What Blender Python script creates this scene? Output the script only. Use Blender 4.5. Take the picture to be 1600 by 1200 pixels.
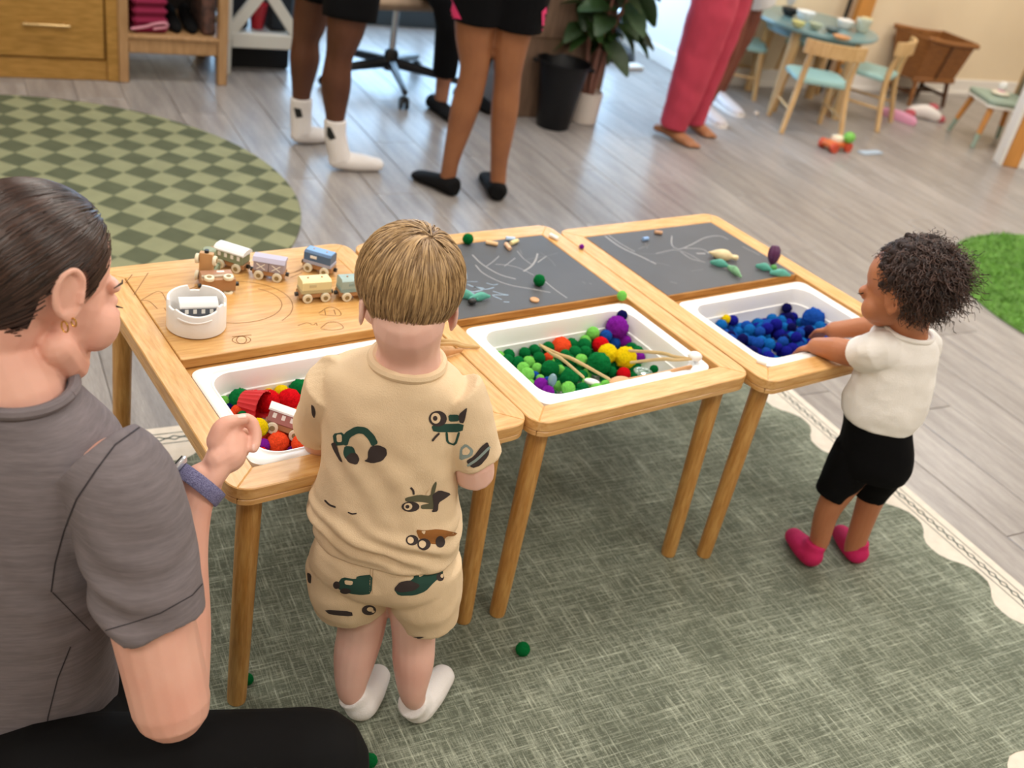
import bpy, bmesh, math, random
from mathutils import Vector, Matrix, Euler, noise
from mathutils.bvhtree import BVHTree
from mathutils.geometry import tessellate_polygon
random.seed(7)
for o in list(bpy.data.objects): bpy.data.objects.remove(o)
SC = bpy.context.scene
COL = SC.collection
R = math.radians
V = Vector

# ---------------------------------------------------------------- camera
CAM = V((-0.4494, -1.1062, 1.4617)); YAW, PIT, ROL, FPX = 0.689368, 0.541943, 0.200365, 1607.0
_f = V((math.sin(YAW)*math.cos(PIT), math.cos(YAW)*math.cos(PIT), -math.sin(PIT)))
_r = V((math.cos(YAW), -math.sin(YAW), 0)); _u = _r.cross(_f)
CR = _r*math.cos(ROL) + _u*math.sin(ROL); CU = _u*math.cos(ROL) - _r*math.sin(ROL); CF = _f
FH = V((math.sin(YAW), math.cos(YAW), 0)); RH = V((math.cos(YAW), -math.sin(YAW), 0)); UP = V((0, 0, 1))
cam_d = bpy.data.cameras.new('camera'); cam = bpy.data.objects.new('camera', cam_d); COL.objects.link(cam)
cam.matrix_world = Matrix(((CR.x, CU.x, -CF.x, CAM.x), (CR.y, CU.y, -CF.y, CAM.y), (CR.z, CU.z, -CF.z, CAM.z), (0, 0, 0, 1)))
cam_d.sensor_width = 36; cam_d.lens = FPX/1600*36; cam_d.clip_start = .05
cam_d.dof.use_dof = True; cam_d.dof.focus_distance = 1.55; cam_d.dof.aperture_fstop = 4.0
SC.camera = cam

# ---------------------------------------------------------------- world, lights, exposure
w = bpy.data.worlds.new('sky'); SC.world = w; w.use_nodes = True
bg = w.node_tree.nodes['Background']; bg.inputs[0].default_value = (.44, .70, 1, 1); bg.inputs[1].default_value = 8.0
ROT = R(-7.5)                                    # the room stands 7.5 degrees off the play tables
def RW(u, v, z=0.0):
    return V((u*math.cos(ROT)-v*math.sin(ROT), u*math.sin(ROT)+v*math.cos(ROT), z))
def ceiling_lamp(u, v, power, sx=1.2, sy=.6, col=(1, .93, .84)):
    l = bpy.data.lights.new('ceiling_panel_light', 'AREA'); l.shape = 'RECTANGLE'; l.size = sx; l.size_y = sy
    l.energy = power; l.color = col
    o = bpy.data.objects.new('ceiling_panel_light', l); COL.objects.link(o)
    o.location = RW(u, v, 2.62); o.rotation_euler = (0, 0, ROT)
    return o
for (u, v) in ((-1.2, -1.4), (1.1, -1.4), (3.6, -1.4), (-1.2, .9), (1.1, .7), (3.4, .7), (5.6, .9), (5.6, 2.6), (3.2, 2.6), (.6, 2.6)):
    ceiling_lamp(u, v, 29)
SC.view_settings.view_transform = 'Standard'; SC.view_settings.look = 'None'
SC.view_settings.exposure = 0.0; SC.view_settings.gamma = 1; SC.view_settings.use_curve_mapping = False

# ---------------------------------------------------------------- pixel to place
def ray(px, py): return CF + CR*((px-800)/FPX) - CU*((py-600)/FPX)
def AT(px, py, z=0.0):                           # where the sight line meets the level z
    d = ray(px, py); return CAM + d*((z-CAM.z)/d.z)
def AD(px, py, dep): return CAM + ray(px, py)*dep
def PLN(px, py, base, s=0.0):                    # meets the upright plane through base that faces the camera, s metres farther
    d = ray(px, py); return CAM + d*(((V((base[0], base[1], 0))-V((CAM.x, CAM.y, 0))).dot(FH)+s)/d.dot(FH))

# ---------------------------------------------------------------- mesh helpers
class MB:
    def __init__(s): s.v = []; s.f = []; s.m = []
    def add(s, vs, fs, mi=0):
        b = len(s.v); s.v += [V(p) for p in vs]; s.f += [tuple(b+i for i in f) for f in fs]; s.m += [mi]*len(fs); return s
    def xf(s, M):
        s.v = [M @ p for p in s.v]; return s
    def join(s, o, M=None):
        return s.add([M @ p for p in o.v] if M else o.v, o.f)
    def box(s, c, d, ch=0.0, M=None, mi=0):
        hx, hy, hz = d[0]/2, d[1]/2, d[2]/2; c = V(c)
        if ch <= 0:
            vs = [V((x*hx, y*hy, z*hz)) for x in (-1, 1) for y in (-1, 1) for z in (-1, 1)]
            fs = [(0, 1, 3, 2), (4, 6, 7, 5), (0, 4, 5, 1), (2, 3, 7, 6), (0, 2, 6, 4), (1, 5, 7, 3)]
        else:
            ch = min(ch, hx*.95, hy*.95, hz*.95); vs = []; idx = {}
            for sx in (-1, 1):
                for sy in (-1, 1):
                    for sz in (-1, 1):
                        for a in range(3):
                            q = [sx*(hx-ch), sy*(hy-ch), sz*(hz-ch)]; q[a] = (sx*hx, sy*hy, sz*hz)[a]
                            idx[(sx, sy, sz, a)] = len(vs); vs.append(V(q))
            fs = []
            I = lambda sx, sy, sz, a: idx[(sx, sy, sz, a)]
            for k in (-1, 1):
                fs.append((I(k, -1, -1, 0), I(k, 1, -1, 0), I(k, 1, 1, 0), I(k, -1, 1, 0)))
                fs.append((I(-1, k, -1, 1), I(1, k, -1, 1), I(1, k, 1, 1), I(-1, k, 1, 1)))
                fs.append((I(-1, -1, k, 2), I(1, -1, k, 2), I(1, 1, k, 2), I(-1, 1, k, 2)))
                for l in (-1, 1):
                    fs.append((I(-1, k, l, 1), I(1, k, l, 1), I(1, k, l, 2), I(-1, k, l, 2)))
                    fs.append((I(k, -1, l, 0), I(k, 1, l, 0), I(k, 1, l, 2), I(k, -1, l, 2)))
                    fs.append((I(k, l, -1, 0), I(k, l, 1, 0), I(k, l, 1, 1), I(k, l, -1, 1)))
                    for n in (-1, 1): fs.append((I(k, l, n, 0), I(k, l, n, 1), I(k, l, n, 2)))
        vs = [(M @ p if M else p) + c for p in vs]
        return s.add(vs, fs, mi)
    def rings(s, rs, cap0=True, cap1=True, closed=True, mi=0):
        b = len(s.v); n = len(rs[0]); fs = []
        for r in rs: s.v += [V(p) for p in r]
        for i in range(len(rs)-1):
            for j in range(n if closed else n-1):
                k = (j+1) % n; fs.append((b+i*n+j, b+i*n+k, b+(i+1)*n+k, b+(i+1)*n+j))
        if cap0: fs.append(tuple(b+j for j in reversed(range(n))))
        if cap1: fs.append(tuple(b+(len(rs)-1)*n+j for j in range(n)))
        s.f += fs; s.m += [mi]*len(fs); return s
    def prism(s, pts, z0, z1, ch=0.0, mi=0):       # pts counter-clockwise outline
        if ch > 0:
            ins = inset(pts, ch)
            return s.rings([[(x, y, z0) for x, y in ins], [(x, y, z0+ch) for x, y in pts], [(x, y, z1-ch) for x, y in pts], [(x, y, z1) for x, y in ins]], mi=mi)
        return s.rings([[(x, y, z0) for x, y in pts], [(x, y, z1) for x, y in pts]], mi=mi)
    def lathe(s, prof, n=24, M=None, cap0=True, cap1=True, mi=0, rib=None):
        rs = []
        for (r, z) in prof:
            ring = []
            for j in range(n):
                a = 2*math.pi*j/n; k = 1+(rib[1]*math.cos(rib[0]*a) if rib else 0)
                p = V((r*k*math.cos(a), r*k*math.sin(a), z)); ring.append(M @ p if M else p)
            rs.append(ring)
        return s.rings(rs, cap0, cap1, mi=mi)
    def ell(s, c, rad, M=None, n=16, mi=0):
        m = max(6, n//2); c = V(c); rs = []
        for i in range(1, m):
            t = math.pi*i/m; ring = []
            for j in range(n):
                a = 2*math.pi*j/n
                p = V((rad[0]*math.sin(t)*math.cos(a), rad[1]*math.sin(t)*math.sin(a), -rad[2]*math.cos(t))); ring.append((M @ p if M else p)+c)
            rs.append(ring)
        return s.rings(rs, mi=mi)
    def tube(s, path, rad, n=10, cap='round', sq=1.0, side=None, sub=1, closed=False, mi=0):
        path = [V(p) for p in path]
        if not isinstance(rad, (list, tuple)): rad = [rad]*len(path)
        if sub > 1: path, rad = spline(path, list(rad), sub)
        rs = []; L = len(path); prev = None
        for i, p in enumerate(path):
            t = (path[min(i+1, L-1)]-path[max(i-1, 0)])
            if t.length < 1e-9: t = V((0, 0, 1))
            t.normalize()
            if side is not None: a = V(side)
            elif prev is not None: a = prev
            else: a = V((0, 0, 1)) if abs(t.z) < .9 else V((1, 0, 0))
            a = a - t*a.dot(t)
            if a.length < 1e-6: a = t.orthogonal()
            a.normalize(); prev = a; b = t.cross(a)
            rs.append((p, t, a, b, rad[i]))
        out = []
        def ring(p, a, b, r): return [p + a*(r*math.cos(2*math.pi*j/n)) + b*(r*sq*math.sin(2*math.pi*j/n)) for j in range(n)]
        if cap == 'round':
            p, t, a, b, r = rs[0]
            for k in (.985, .8, .45): out.append(ring(p - t*(r*k), a, b, r*math.sqrt(1-k*k)))
        for p, t, a, b, r in rs: out.append(ring(p, a, b, r))
        if cap == 'round':
            p, t, a, b, r = rs[-1]
            for k in (.45, .8, .985): out.append(ring(p + t*(r*k), a, b, r*math.sqrt(1-k*k)))
        return s.rings(out, mi=mi)
    def build(s, name, mat=None, parent=None, org=None, sharp=38, smooth=True):
        me = bpy.data.meshes.new(name); o3 = V(org) if org is not None else V(ORG.get(parent.name, (0, 0, 0)) if parent else (0, 0, 0))
        me.from_pydata([tuple(p-o3) for p in s.v], [], s.f); me.validate(); me.update()
        fix_normals(me)
        for mm in (mat if isinstance(mat, (list, tuple)) else [mat]):
            if mm: me.materials.append(mm)
        if any(s.m) and len(s.m) == len(me.polygons): me.polygons.foreach_set('material_index', s.m)
        finish(me, sharp, smooth)
        return link(name, me, parent, o3 if parent is None else None)
def fix_normals(me):
    b = bmesh.new(); b.from_mesh(me); bmesh.ops.recalc_face_normals(b, faces=b.faces); b.to_mesh(me); b.free()
def finish(me, sharp=38, smooth=True):
    if smooth:
        me.shade_smooth(); me.set_sharp_from_angle(angle=R(sharp))
ORG = {}
def link(name, me, parent=None, loc=None):
    o = bpy.data.objects.new(name, me); COL.objects.link(o)
    if parent is not None:
        o.parent = parent; ORG[o.name] = ORG.get(parent.name, V((0, 0, 0)))
    else:
        if loc is not None: o.location = loc
        ORG[o.name] = V(loc) if loc is not None else V((0, 0, 0))
    return o
def tag(o, label=None, cat=None, group=None, kind=None):
    if label: o['label'] = label
    if cat: o['category'] = cat
    if group: o['group'] = group
    if kind: o['kind'] = kind
    return o
def thing(name, label, cat, loc=(0, 0, 0), group=None, rz=0.0):
    o = bpy.data.objects.new(name, None); COL.objects.link(o); o.location = loc; o.rotation_euler = (0, 0, rz)
    o.empty_display_size = .05; ORG[o.name] = V(loc) if not rz else V((0, 0, 0))
    return tag(o, label, cat, group)
def copy_tree(o, parent=None):
    c = o.copy(); COL.objects.link(c); c.parent = parent; ORG[c.name] = ORG.get(o.name, V((0, 0, 0)))
    for ch in list(o.children): copy_tree(ch, c)
    return c
def inset(pts, d):
    out = []; n = len(pts)
    for i in range(n):
        p0, p1, p2 = V(pts[i-1]), V(pts[i]), V(pts[(i+1) % n])
        a = (p1-p0); b = (p2-p1)
        if a.length < 1e-9: a = b
        if b.length < 1e-9: b = a
        a = a.normalized(); b = b.normalized()
        na, nb = V((-a.y, a.x)), V((-b.y, b.x)); m = (na+nb)
        if m.length < 1e-6: m = na
        m.normalize(); k = d/max(.4, m.dot(na)); out.append((p1.x+m.x*k, p1.y+m.y*k))
    return out
def rrect(x0, y0, x1, y1, r, n=6):
    out = []
    for cx, cy, a0 in ((x1-r, y0+r, -90), (x1-r, y1-r, 0), (x0+r, y1-r, 90), (x0+r, y0+r, 180)):
        for i in range(n+1):
            a = R(a0+90*i/n); out.append((cx+r*math.cos(a), cy+r*math.sin(a)))
    return out
def circ(cx, cy, r, n=48): return [(cx+r*math.cos(2*math.pi*i/n), cy+r*math.sin(2*math.pi*i/n)) for i in range(n)]
def spline(path, rad, sub):
    P = [path[0]*2-path[1]]+path+[path[-1]*2-path[-2]]; Q = [rad[0]]+rad+[rad[-1]]; op = []; orr = []
    for i in range(1, len(P)-2):
        for k in range(sub):
            t = k/sub
            def cr(a, b, c, d): return .5*((2*b)+(c-a)*t+(2*a-5*b+4*c-d)*t*t+(3*b-a-3*c+d)*t*t*t)
            op.append(cr(P[i-1], P[i], P[i+1], P[i+2])); orr.append(max(1e-4, cr(Q[i-1], Q[i], Q[i+1], Q[i+2])))
    op.append(path[-1]); orr.append(rad[-1]); return op, orr
def frame(x, z=UP):                              # matrix with columns x, y, z; z kept near the given up
    x = V(x).normalized(); y = V(z).cross(x).normalized(); z = x.cross(y); return Matrix((x, y, z)).transposed()
def M4(loc, m3): return Matrix.Translation(V(loc)) @ m3.to_4x4()
def section(c, a, b, wa, wb, n=28, e=2.3):        # super-ellipse ring round c
    out = []
    for j in range(n):
        t = 2*math.pi*j/n; ct, st = math.cos(t), math.sin(t)
        out.append(V(c)+V(a)*(wa*math.copysign(abs(ct)**(2/e), ct))+V(b)*(wb*math.copysign(abs(st)**(2/e), st)))
    return out
def loft(mb, secs, sub=5, e=2.3, n=28):           # secs: (centre, side axis, depth axis, half width, half depth)
    keys = [tuple(s[0])+tuple(s[1])+tuple(s[2])+(s[3], s[4]) for s in secs]
    P = [[2*a-b for a, b in zip(keys[0], keys[1])]]+[list(k) for k in keys]+[[2*a-b for a, b in zip(keys[-1], keys[-2])]]
    rs = []
    for i in range(1, len(P)-2):
        for k in range(sub+(1 if i == len(P)-3 else 0)):
            t = k/sub; q = [.5*((2*b)+(c-a)*t+(2*a-5*b+4*c-d)*t*t+(3*b-a-3*c+d)*t*t*t) for a, b, c, d in zip(P[i-1], P[i], P[i+1], P[i+2])]
            rs.append(section(q[0:3], q[3:6], q[6:9], max(.002, q[9]), max(.002, q[10]), n, e))
    return mb.rings(rs)
def blob(name, mb, voxel, mat, parent=None, smooth=6, org=None, disp=None):
    me = bpy.data.meshes.new(name+'_raw'); me.from_pydata([tuple(p) for p in mb.v], [], mb.f); me.update(); fix_normals(me)
    t = bpy.data.objects.new('raw', me); COL.objects.link(t)
    m = t.modifiers.new('r', 'REMESH'); m.mode = 'VOXEL'; m.voxel_size = voxel; m.adaptivity = 0
    if smooth:
        q = t.modifiers.new('s', 'SMOOTH'); q.factor = .5; q.iterations = smooth
    dg = bpy.context.evaluated_depsgraph_get(); dg.update()
    ne = bpy.data.meshes.new_from_object(t.evaluated_get(dg), depsgraph=dg)
    bpy.data.objects.remove(t); bpy.data.meshes.remove(me)
    if disp:
        ns = [v.normal.copy() for v in ne.vertices]
        for v, nn in zip(ne.vertices, ns): v.co += nn*disp(v.co, nn)
    o3 = V(org) if org is not None else V(ORG.get(parent.name, (0, 0, 0)) if parent else (0, 0, 0))
    BV[name] = BVHTree.FromPolygons([v.co.copy() for v in ne.vertices], [tuple(p.vertices) for p in ne.polygons])
    for v in ne.vertices: v.co -= o3
    ne.name = name; ne.materials.clear()
    if mat: ne.materials.append(mat)
    ne.shade_smooth(); ne.update()
    return link(name, ne, parent, o3 if parent is None else None)
BV = {}
def nz(p, s=1.0, off=0.0): return noise.noise(V((p[0]*s+off, p[1]*s+off*.7, p[2]*s-off)))
def decal(name, polys, bvh, mat, parent, lift=.0008, step=5.0, org=None):   # flat print: outlines in pixels laid on the cloth they are printed on
    mb = MB(); cache = {}
    def hit(p):
        k = (round(p.x, 1), round(p.y, 1))
        if k in cache: return cache[k]
        d = ray(p.x, p.y).normalized(); h = bvh.ray_cast(CAM, d); cache[k] = (h[0]+h[1]*lift if h[0] is not None else None); return cache[k]
    for poly in polys:
        vs = [V((x, y, 0)) for x, y in poly]; stack = [tuple(vs[i] for i in t) for t in tessellate_polygon([vs])]
        while stack:
            a, b, c = stack.pop(); e = sorted([((a-b).length, a, b, c), ((b-c).length, b, c, a), ((c-a).length, c, a, b)], key=lambda q: q[0])[-1]
            if e[0] > step:
                m = (e[1]+e[2])/2; stack += [(e[1], m, e[3]), (m, e[2], e[3])]; continue
            hs = [hit(a), hit(b), hit(c)]
            if all(h is not None for h in hs) and max((hs[0]-hs[1]).length, (hs[1]-hs[2]).length, (hs[2]-hs[0]).length) < .03: mb.add(hs, [(0, 1, 2)])
    if not mb.v: return None
    return mb.build(name, mat, parent, org=org)
def stroke(pts, w):                               # polyline to a strip outline
    P = [V((x, y)) for x, y in pts]; l = []; r = []
    for i, p in enumerate(P):
        t = P[min(i+1, len(P)-1)]-P[max(0, i-1)]; t = t.normalized() if t.length > 1e-6 else V((1, 0)); nn = V((-t.y, t.x))*(w/2)
        l.append(tuple(p+nn)); r.append(tuple(p-nn))
    return l+r[::-1]

# ---------------------------------------------------------------- materials
MT = {}
def srgb(c):
    if isinstance(c, str): c = [int(c[i:i+2], 16)/255 for i in (0, 2, 4)]
    return tuple((x/12.92 if x <= .04045 else ((x+.055)/1.055)**2.4) for x in c)+(1,)
def mat(name, col, rough=.6, var=.0, vscale=8.0, bump=0.0, bscale=60.0, sheen=0.0, sss=0.0, coat=0.0, metal=0.0, spec=.5, stretch=None, col2=None, objvar=0.0, trans=0.0, fine=None, lo=.35, hi=.65):
    if name in MT: return MT[name]
    m = bpy.data.materials.new(name); m.use_nodes = True; nt = m.node_tree; N = nt.nodes; L = nt.links; b = N['Principled BSDF']
    c = srgb(col); b.inputs['Base Color'].default_value = c; b.inputs['Roughness'].default_value = rough; b.inputs['Metallic'].default_value = metal
    b.inputs['Specular IOR Level'].default_value = spec
    if sheen: b.inputs['Sheen Weight'].default_value = sheen; b.inputs['Sheen Roughness'].default_value = .5; b.inputs['Sheen Tint'].default_value = c
    if sss: b.inputs['Subsurface Weight'].default_value = sss; b.inputs['Subsurface Radius'].default_value = (.012, .005, .003); b.inputs['Subsurface Scale'].default_value = 1.0
    if coat: b.inputs['Coat Weight'].default_value = coat; b.inputs['Coat Roughness'].default_value = .08
    if trans: b.inputs['Transmission Weight'].default_value = trans
    tc = N.new('ShaderNodeTexCoord'); mp = N.new('ShaderNodeMapping'); L.new(tc.outputs['Object'], mp.inputs[0])
    if stretch: mp.inputs['Scale'].default_value = stretch
    last = None
    if var or col2:
        t = N.new('ShaderNodeTexNoise'); t.inputs['Scale'].default_value = vscale; t.inputs['Detail'].default_value = 5; L.new(mp.outputs[0], t.inputs['Vector'])
        rp = N.new('ShaderNodeValToRGB'); L.new(t.outputs['Fac'], rp.inputs[0])
        c2 = srgb(col2) if col2 else tuple(x*(1-var) for x in c[:3])+(1,)
        hi_c = c if col2 else tuple(min(1, x*(1+var*.6)) for x in c[:3])+(1,)
        rp.color_ramp.elements[0].position = lo; rp.color_ramp.elements[1].position = hi
        rp.color_ramp.elements[0].color = c2; rp.color_ramp.elements[1].color = hi_c; last = rp.outputs[0]
    if fine:                                       # (scale, strength) thread-like mottling
        t2 = N.new('ShaderNodeTexNoise'); t2.inputs['Scale'].default_value = fine[0]; t2.inputs['Detail'].default_value = 2
        m2 = N.new('ShaderNodeMapping'); L.new(tc.outputs['Object'], m2.inputs[0]); m2.inputs['Scale'].default_value = fine[2]; L.new(m2.outputs[0], t2.inputs['Vector'])
        mx = N.new('ShaderNodeMix'); mx.data_type = 'RGBA'; mx.blend_type = 'OVERLAY'; mx.inputs[0].default_value = fine[1]
        if last: L.new(last, mx.inputs[6])
        else: mx.inputs[6].default_value = c
        L.new(t2.outputs['Fac'], mx.inputs[7]); last = mx.outputs[2]
    if objvar:
        oi = N.new('ShaderNodeObjectInfo'); hs = N.new('ShaderNodeHueSaturation'); mr = N.new('ShaderNodeMapRange')
        mr.inputs[3].default_value = 1-objvar; mr.inputs[4].default_value = 1+objvar; L.new(oi.outputs['Random'], mr.inputs[0]); L.new(mr.outputs[0], hs.inputs['Value'])
        if last: L.new(last, hs.inputs['Color'])
        else: hs.inputs['Color'].default_value = c
        last = hs.outputs[0]
    if last: L.new(last, b.inputs['Base Color'])
    if bump:
        t3 = N.new('ShaderNodeTexNoise'); t3.inputs['Scale'].default_value = bscale; t3.inputs['Detail'].default_value = 4; L.new(mp.outputs[0], t3.inputs['Vector'])
        bp = N.new('ShaderNodeBump'); bp.inputs['Strength'].default_value = bump; bp.inputs['Distance'].default_value = .004; L.new(t3.outputs['Fac'], bp.inputs['Height']); L.new(bp.outputs[0], b.inputs['Normal'])
    MT[name] = m; return m

# ================================================================ the setting
m_wall = mat('cream_wall', 'e6d4b6', .85, var=.04, vscale=2)
m_white = mat('white_paint', 'e9e5df', .5)
m_floor = mat('vinyl_plank', 'a09a96', .30, var=.22, vscale=3.0, stretch=(9, .9, 1), bump=.05, bscale=20, objvar=.09, col2='86807d', fine=(40, .35, (9, .7, 1)))
m_gap = mat('floor_gap', '7d7875', .8)
m_ceil = mat('ceiling_white', 'efece6', .9)
m_darkpanel = mat('dark_door_panel', '2e3a40', .3)
def rbox(name, u0, v0, z0, u1, v1, z1, m, kind='structure', parent=None, ch=0.0):
    b = MB().box(((u0+u1)/2, (v0+v1)/2, (z0+z1)/2), (u1-u0, v1-v0, z1-z0), ch); b.xf(Matrix.Rotation(ROT, 4, 'Z'))
    o = b.build(name, m, parent, smooth=False)
    if kind: o['kind'] = kind
    return o
floor = rbox('floor', -3.2, -3.6, -.05, 7.2, 4.75, -.003, m_gap)
floor['label'] = 'grey wood-look vinyl plank floor'
PW, PLN_L = .182, 1.22
plank_me = MB().box((0, 0, -.002), (PW-.0022, PLN_L-.0022, .004), .0012).build('plank', m_floor, floor).data
bpy.data.objects.remove(floor.children[0])
k = 0
for i in range(-5, 33):
    off = (i*0.437) % 1.0*PLN_L
    for j in range(-2, 5):
        u, v = i*PW+.6, j*PLN_L+off
        if v > 5.3 or u > 6.9 or v < -1.9: continue
        if u < -.9 and v < 1.0: continue
        if 3.75 < u and v > 4.4: continue
        if u > 3.4 and v < -.3: continue
        if u < .3 and v > 4.5: continue
        o = link('plank', plank_me, floor); o.location = RW(u, v, 0); o.rotation_euler = (0, 0, ROT); k += 1
print('planks', k)
WT = .12
def with_label(o, l): o['label'] = l; return o
wl = rbox('wall_left', -3.2-WT, -3.6, 0, -3.2, 4.6, 2.7, m_wall)
wr = rbox('wall_right', 7.2, -3.6, 0, 7.2+WT, 3.77, 2.7, m_wall)
wf = rbox('wall_front', -3.2, -3.6-WT, 0, 7.2, -3.6, 2.7, m_wall)
ws = rbox('wall_side', 3.59, 3.89, 0, 3.59+WT, 4.6, 2.7, m_white)
wb = rbox('wall_back', 3.59, 3.77, 0, 7.2, 3.77+WT, 2.7, m_wall)
wd = rbox('wall_door', -3.2, 4.6, 0, .9, 4.6+WT, 2.7, m_wall)
wl2 = rbox('wall_lintel', .9, 4.6, 2.35, 3.59+WT, 4.6+WT, 2.7, m_wall)
ce = rbox('ceiling', -3.3, -3.7, 2.7, 7.3, 4.8, 2.78, m_ceil)
wn = rbox('door_1', .9, 4.62, 0, 3.59+WT, 4.68, .16, m_darkpanel); wn['label'] = 'glazed garden door wall with a dark bottom panel'
for x in (.92, 1.55, 2.2, 2.85, 3.5): rbox('door_stile', x-.025, 4.6, .16, x+.025, 4.68, 2.35, m_white, None, wn)
for n, (a, b_) in dict(baseboard_back=((3.59, 3.755), (7.2, 3.77)), baseboard_side=((3.575, 3.77), (3.59, 4.6))).items():
    rbox(n, a[0], a[1], 0, b_[0], b_[1], .10, m_white, ch=.004)
rbox('baseboard_foot', 3.56, 3.74, 0, 7.2, 3.756, .02, m_white, None).name = 'trim_1'
bpy.data.objects['trim_1']['kind'] = 'structure'
# half-height partition end with a wooden corner post, right edge of the picture
m_post = mat('orange_pine', 'c88a44', .5, var=.2, vscale=4, stretch=(12, 12, 1))
P0 = AT(1562, 256)
a_post = math.atan2(-.35, 1)
part = thing('partition', 'cream half wall with an orange pine corner post at the right edge', 'partition', P0, rz=R(-35))
MB().box((.045, 0, .55), (.09, .07, 1.1), .004).build('post', m_post, part)
MB().box((-.012, .01, .55), (.022, .09, 1.1), .003).build('edge_strip', m_white, part)
MB().box((.59, .01, .55), (1.0, .05, 1.1), .003).build('panel', mat('cream_panel', 'e2d8c6', .7), part)
MB().box((.59, -.022, .05), (1.0, .012, .1), .002).build('skirting', m_white, part)

# ---------------------------------------------------------------- rugs
def rug_material(name, ca, cb, cc):
    m = bpy.data.materials.new(name); m.use_nodes = True; nt = m.node_tree; N = nt.nodes; L = nt.links; b = N['Principled BSDF']; b.inputs['Roughness'].default_value = .95; b.inputs['Specular IOR Level'].default_value = .1
    tc = N.new('ShaderNodeTexCoord')
    def st(scale, sc, det=3):
        mp = N.new('ShaderNodeMapping'); mp.inputs['Scale'].default_value = scale; L.new(tc.outputs['Object'], mp.inputs[0])
        t = N.new('ShaderNodeTexNoise'); t.inputs['Scale'].default_value = sc; t.inputs['Detail'].default_value = det; t.inputs['Roughness'].default_value = .7; L.new(mp.outputs[0], t.inputs['Vector']); return t.outputs['Fac']
    def op(o, a, b2, c=None):
        q = N.new('ShaderNodeMath'); q.operation = o
        for i, x in enumerate((a, b2)):
            if isinstance(x, (int, float)): q.inputs[i].default_value = x
            else: L.new(x, q.inputs[i])
        return q.outputs[0]
    x1 = st((190, 7, 1), 1.0, 4); y1 = st((6, 190, 1), 1.0, 4); big = st((1, 1, 1), 5, 4); x2 = st((420, 30, 1), 1, 2); y2 = st((30, 420, 1), 1, 2)
    thr = op('ADD', op('MULTIPLY', op('MAXIMUM', x1, y1), 1.0), op('MULTIPLY', op('MAXIMUM', x2, y2), .75))
    thr = op('ADD', thr, op('MULTIPLY', big, .30))
    rp = N.new('ShaderNodeValToRGB'); L.new(thr, rp.inputs[0]); e = rp.color_ramp.elements
    mr = N.new('ShaderNodeMapRange'); mr.inputs[1].default_value = .95; mr.inputs[2].default_value = 1.45; L.new(thr, mr.inputs[0]); L.new(mr.outputs[0], rp.inputs[0])
    e[0].position = .12; e[0].color = srgb(ca); e[1].position = .95; e[1].color = srgb(cc); k = e.new(.45); k.color = srgb(cb)
    L.new(rp.outputs[0], b.inputs['Base Color'])
    bp = N.new('ShaderNodeBump'); bp.inputs['Strength'].default_value = .25; bp.inputs['Distance'].default_value = .002; L.new(thr, bp.inputs['Height']); L.new(bp.outputs[0], b.inputs['Normal'])
    return m
m_field = rug_material('sage_weave', '5f6457', '8f9585', 'd2d6c3')
m_cream = mat('cream_border', 'ddd3c5', .95, var=.06, vscale=40, bump=.2, bscale=400)
m_ink = mat('border_ink', '55605a', .95)
U0, U1, V0, V1 = -.605, 1.835, -.645, .879
rug = thing('area_rug', 'large sage-green woven rug with a cream scalloped border under the play tables', 'rug', RW(0, 0), rz=ROT)
MB().prism(rrect(U0, V0, U1, V1, .012), .0005, .005).build('border', m_cream, rug)
def scallop():
    pts = []; c = .108
    def side(p0, p1, n):
        d = V(p1)-V(p0); nrm = V((-d.y, d.x)).normalized()
        for i in range(n*10):
            t = i/(n*10); q = V(p0)+d*t; sw = math.cos(2*math.pi*n*t); q = q + nrm*(.030*(1.25*sw-.35*sw**3)*-1-.002); pts.append((q.x, q.y))
    a0, a1, b0, b1 = U0+c, U1-c, V0+c, V1-c
    side((a0, b0), (a1, b0), 10); side((a1, b0), (a1, b1), 6); side((a1, b1), (a0, b1), 10); side((a0, b1), (a0, b0), 6)
    return pts
MB().prism(scallop(), .0045, .0066).build('field', m_field, rug)
ink = MB()
def strip(a, b, wd, z=.0053):
    d = (V(b)-V(a)); nn = V((-d.y, d.x)).normalized()*wd/2; A, B = V(a), V(b)
    ink.add([(A.x+nn.x, A.y+nn.y, z), (A.x-nn.x, A.y-nn.y, z), (B.x-nn.x, B.y-nn.y, z), (B.x+nn.x, B.y+nn.y, z)], [(0, 1, 2, 3)])
def chain(a, b, step=.034):
    a, b = V(a), V(b); d = (b-a); n = int(d.length/step); t = d.normalized(); nn = V((-t.y, t.x))
    for s in (.019, -.019): strip(a+nn*s, b+nn*s, .003)
    for i in range(n):
        c = a+t*((i+.5)*step)
        strip(c-t*.014, c+nn*.008, .004); strip(c+nn*.008, c+t*.014, .004); strip(c-t*.014, c-nn*.008, .004); strip(c-nn*.008, c+t*.014, .004)
        strip(c+t*.012, c+t*.022, .006)
e = .045
for a, b in (((U0+e, V0+e), (U1-e, V0+e)), ((U1-e, V0+e), (U1-e, V1-e)), ((U1-e, V1-e), (U0+e, V1-e)), ((U0+e, V1-e), (U0+e, V0+e))): chain(a, b)
o = ink.build('border_pattern', m_ink, rug); o['kind'] = 'stuff'
for o in rug.children: ORG[o.name] = V((0, 0, 0))

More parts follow.
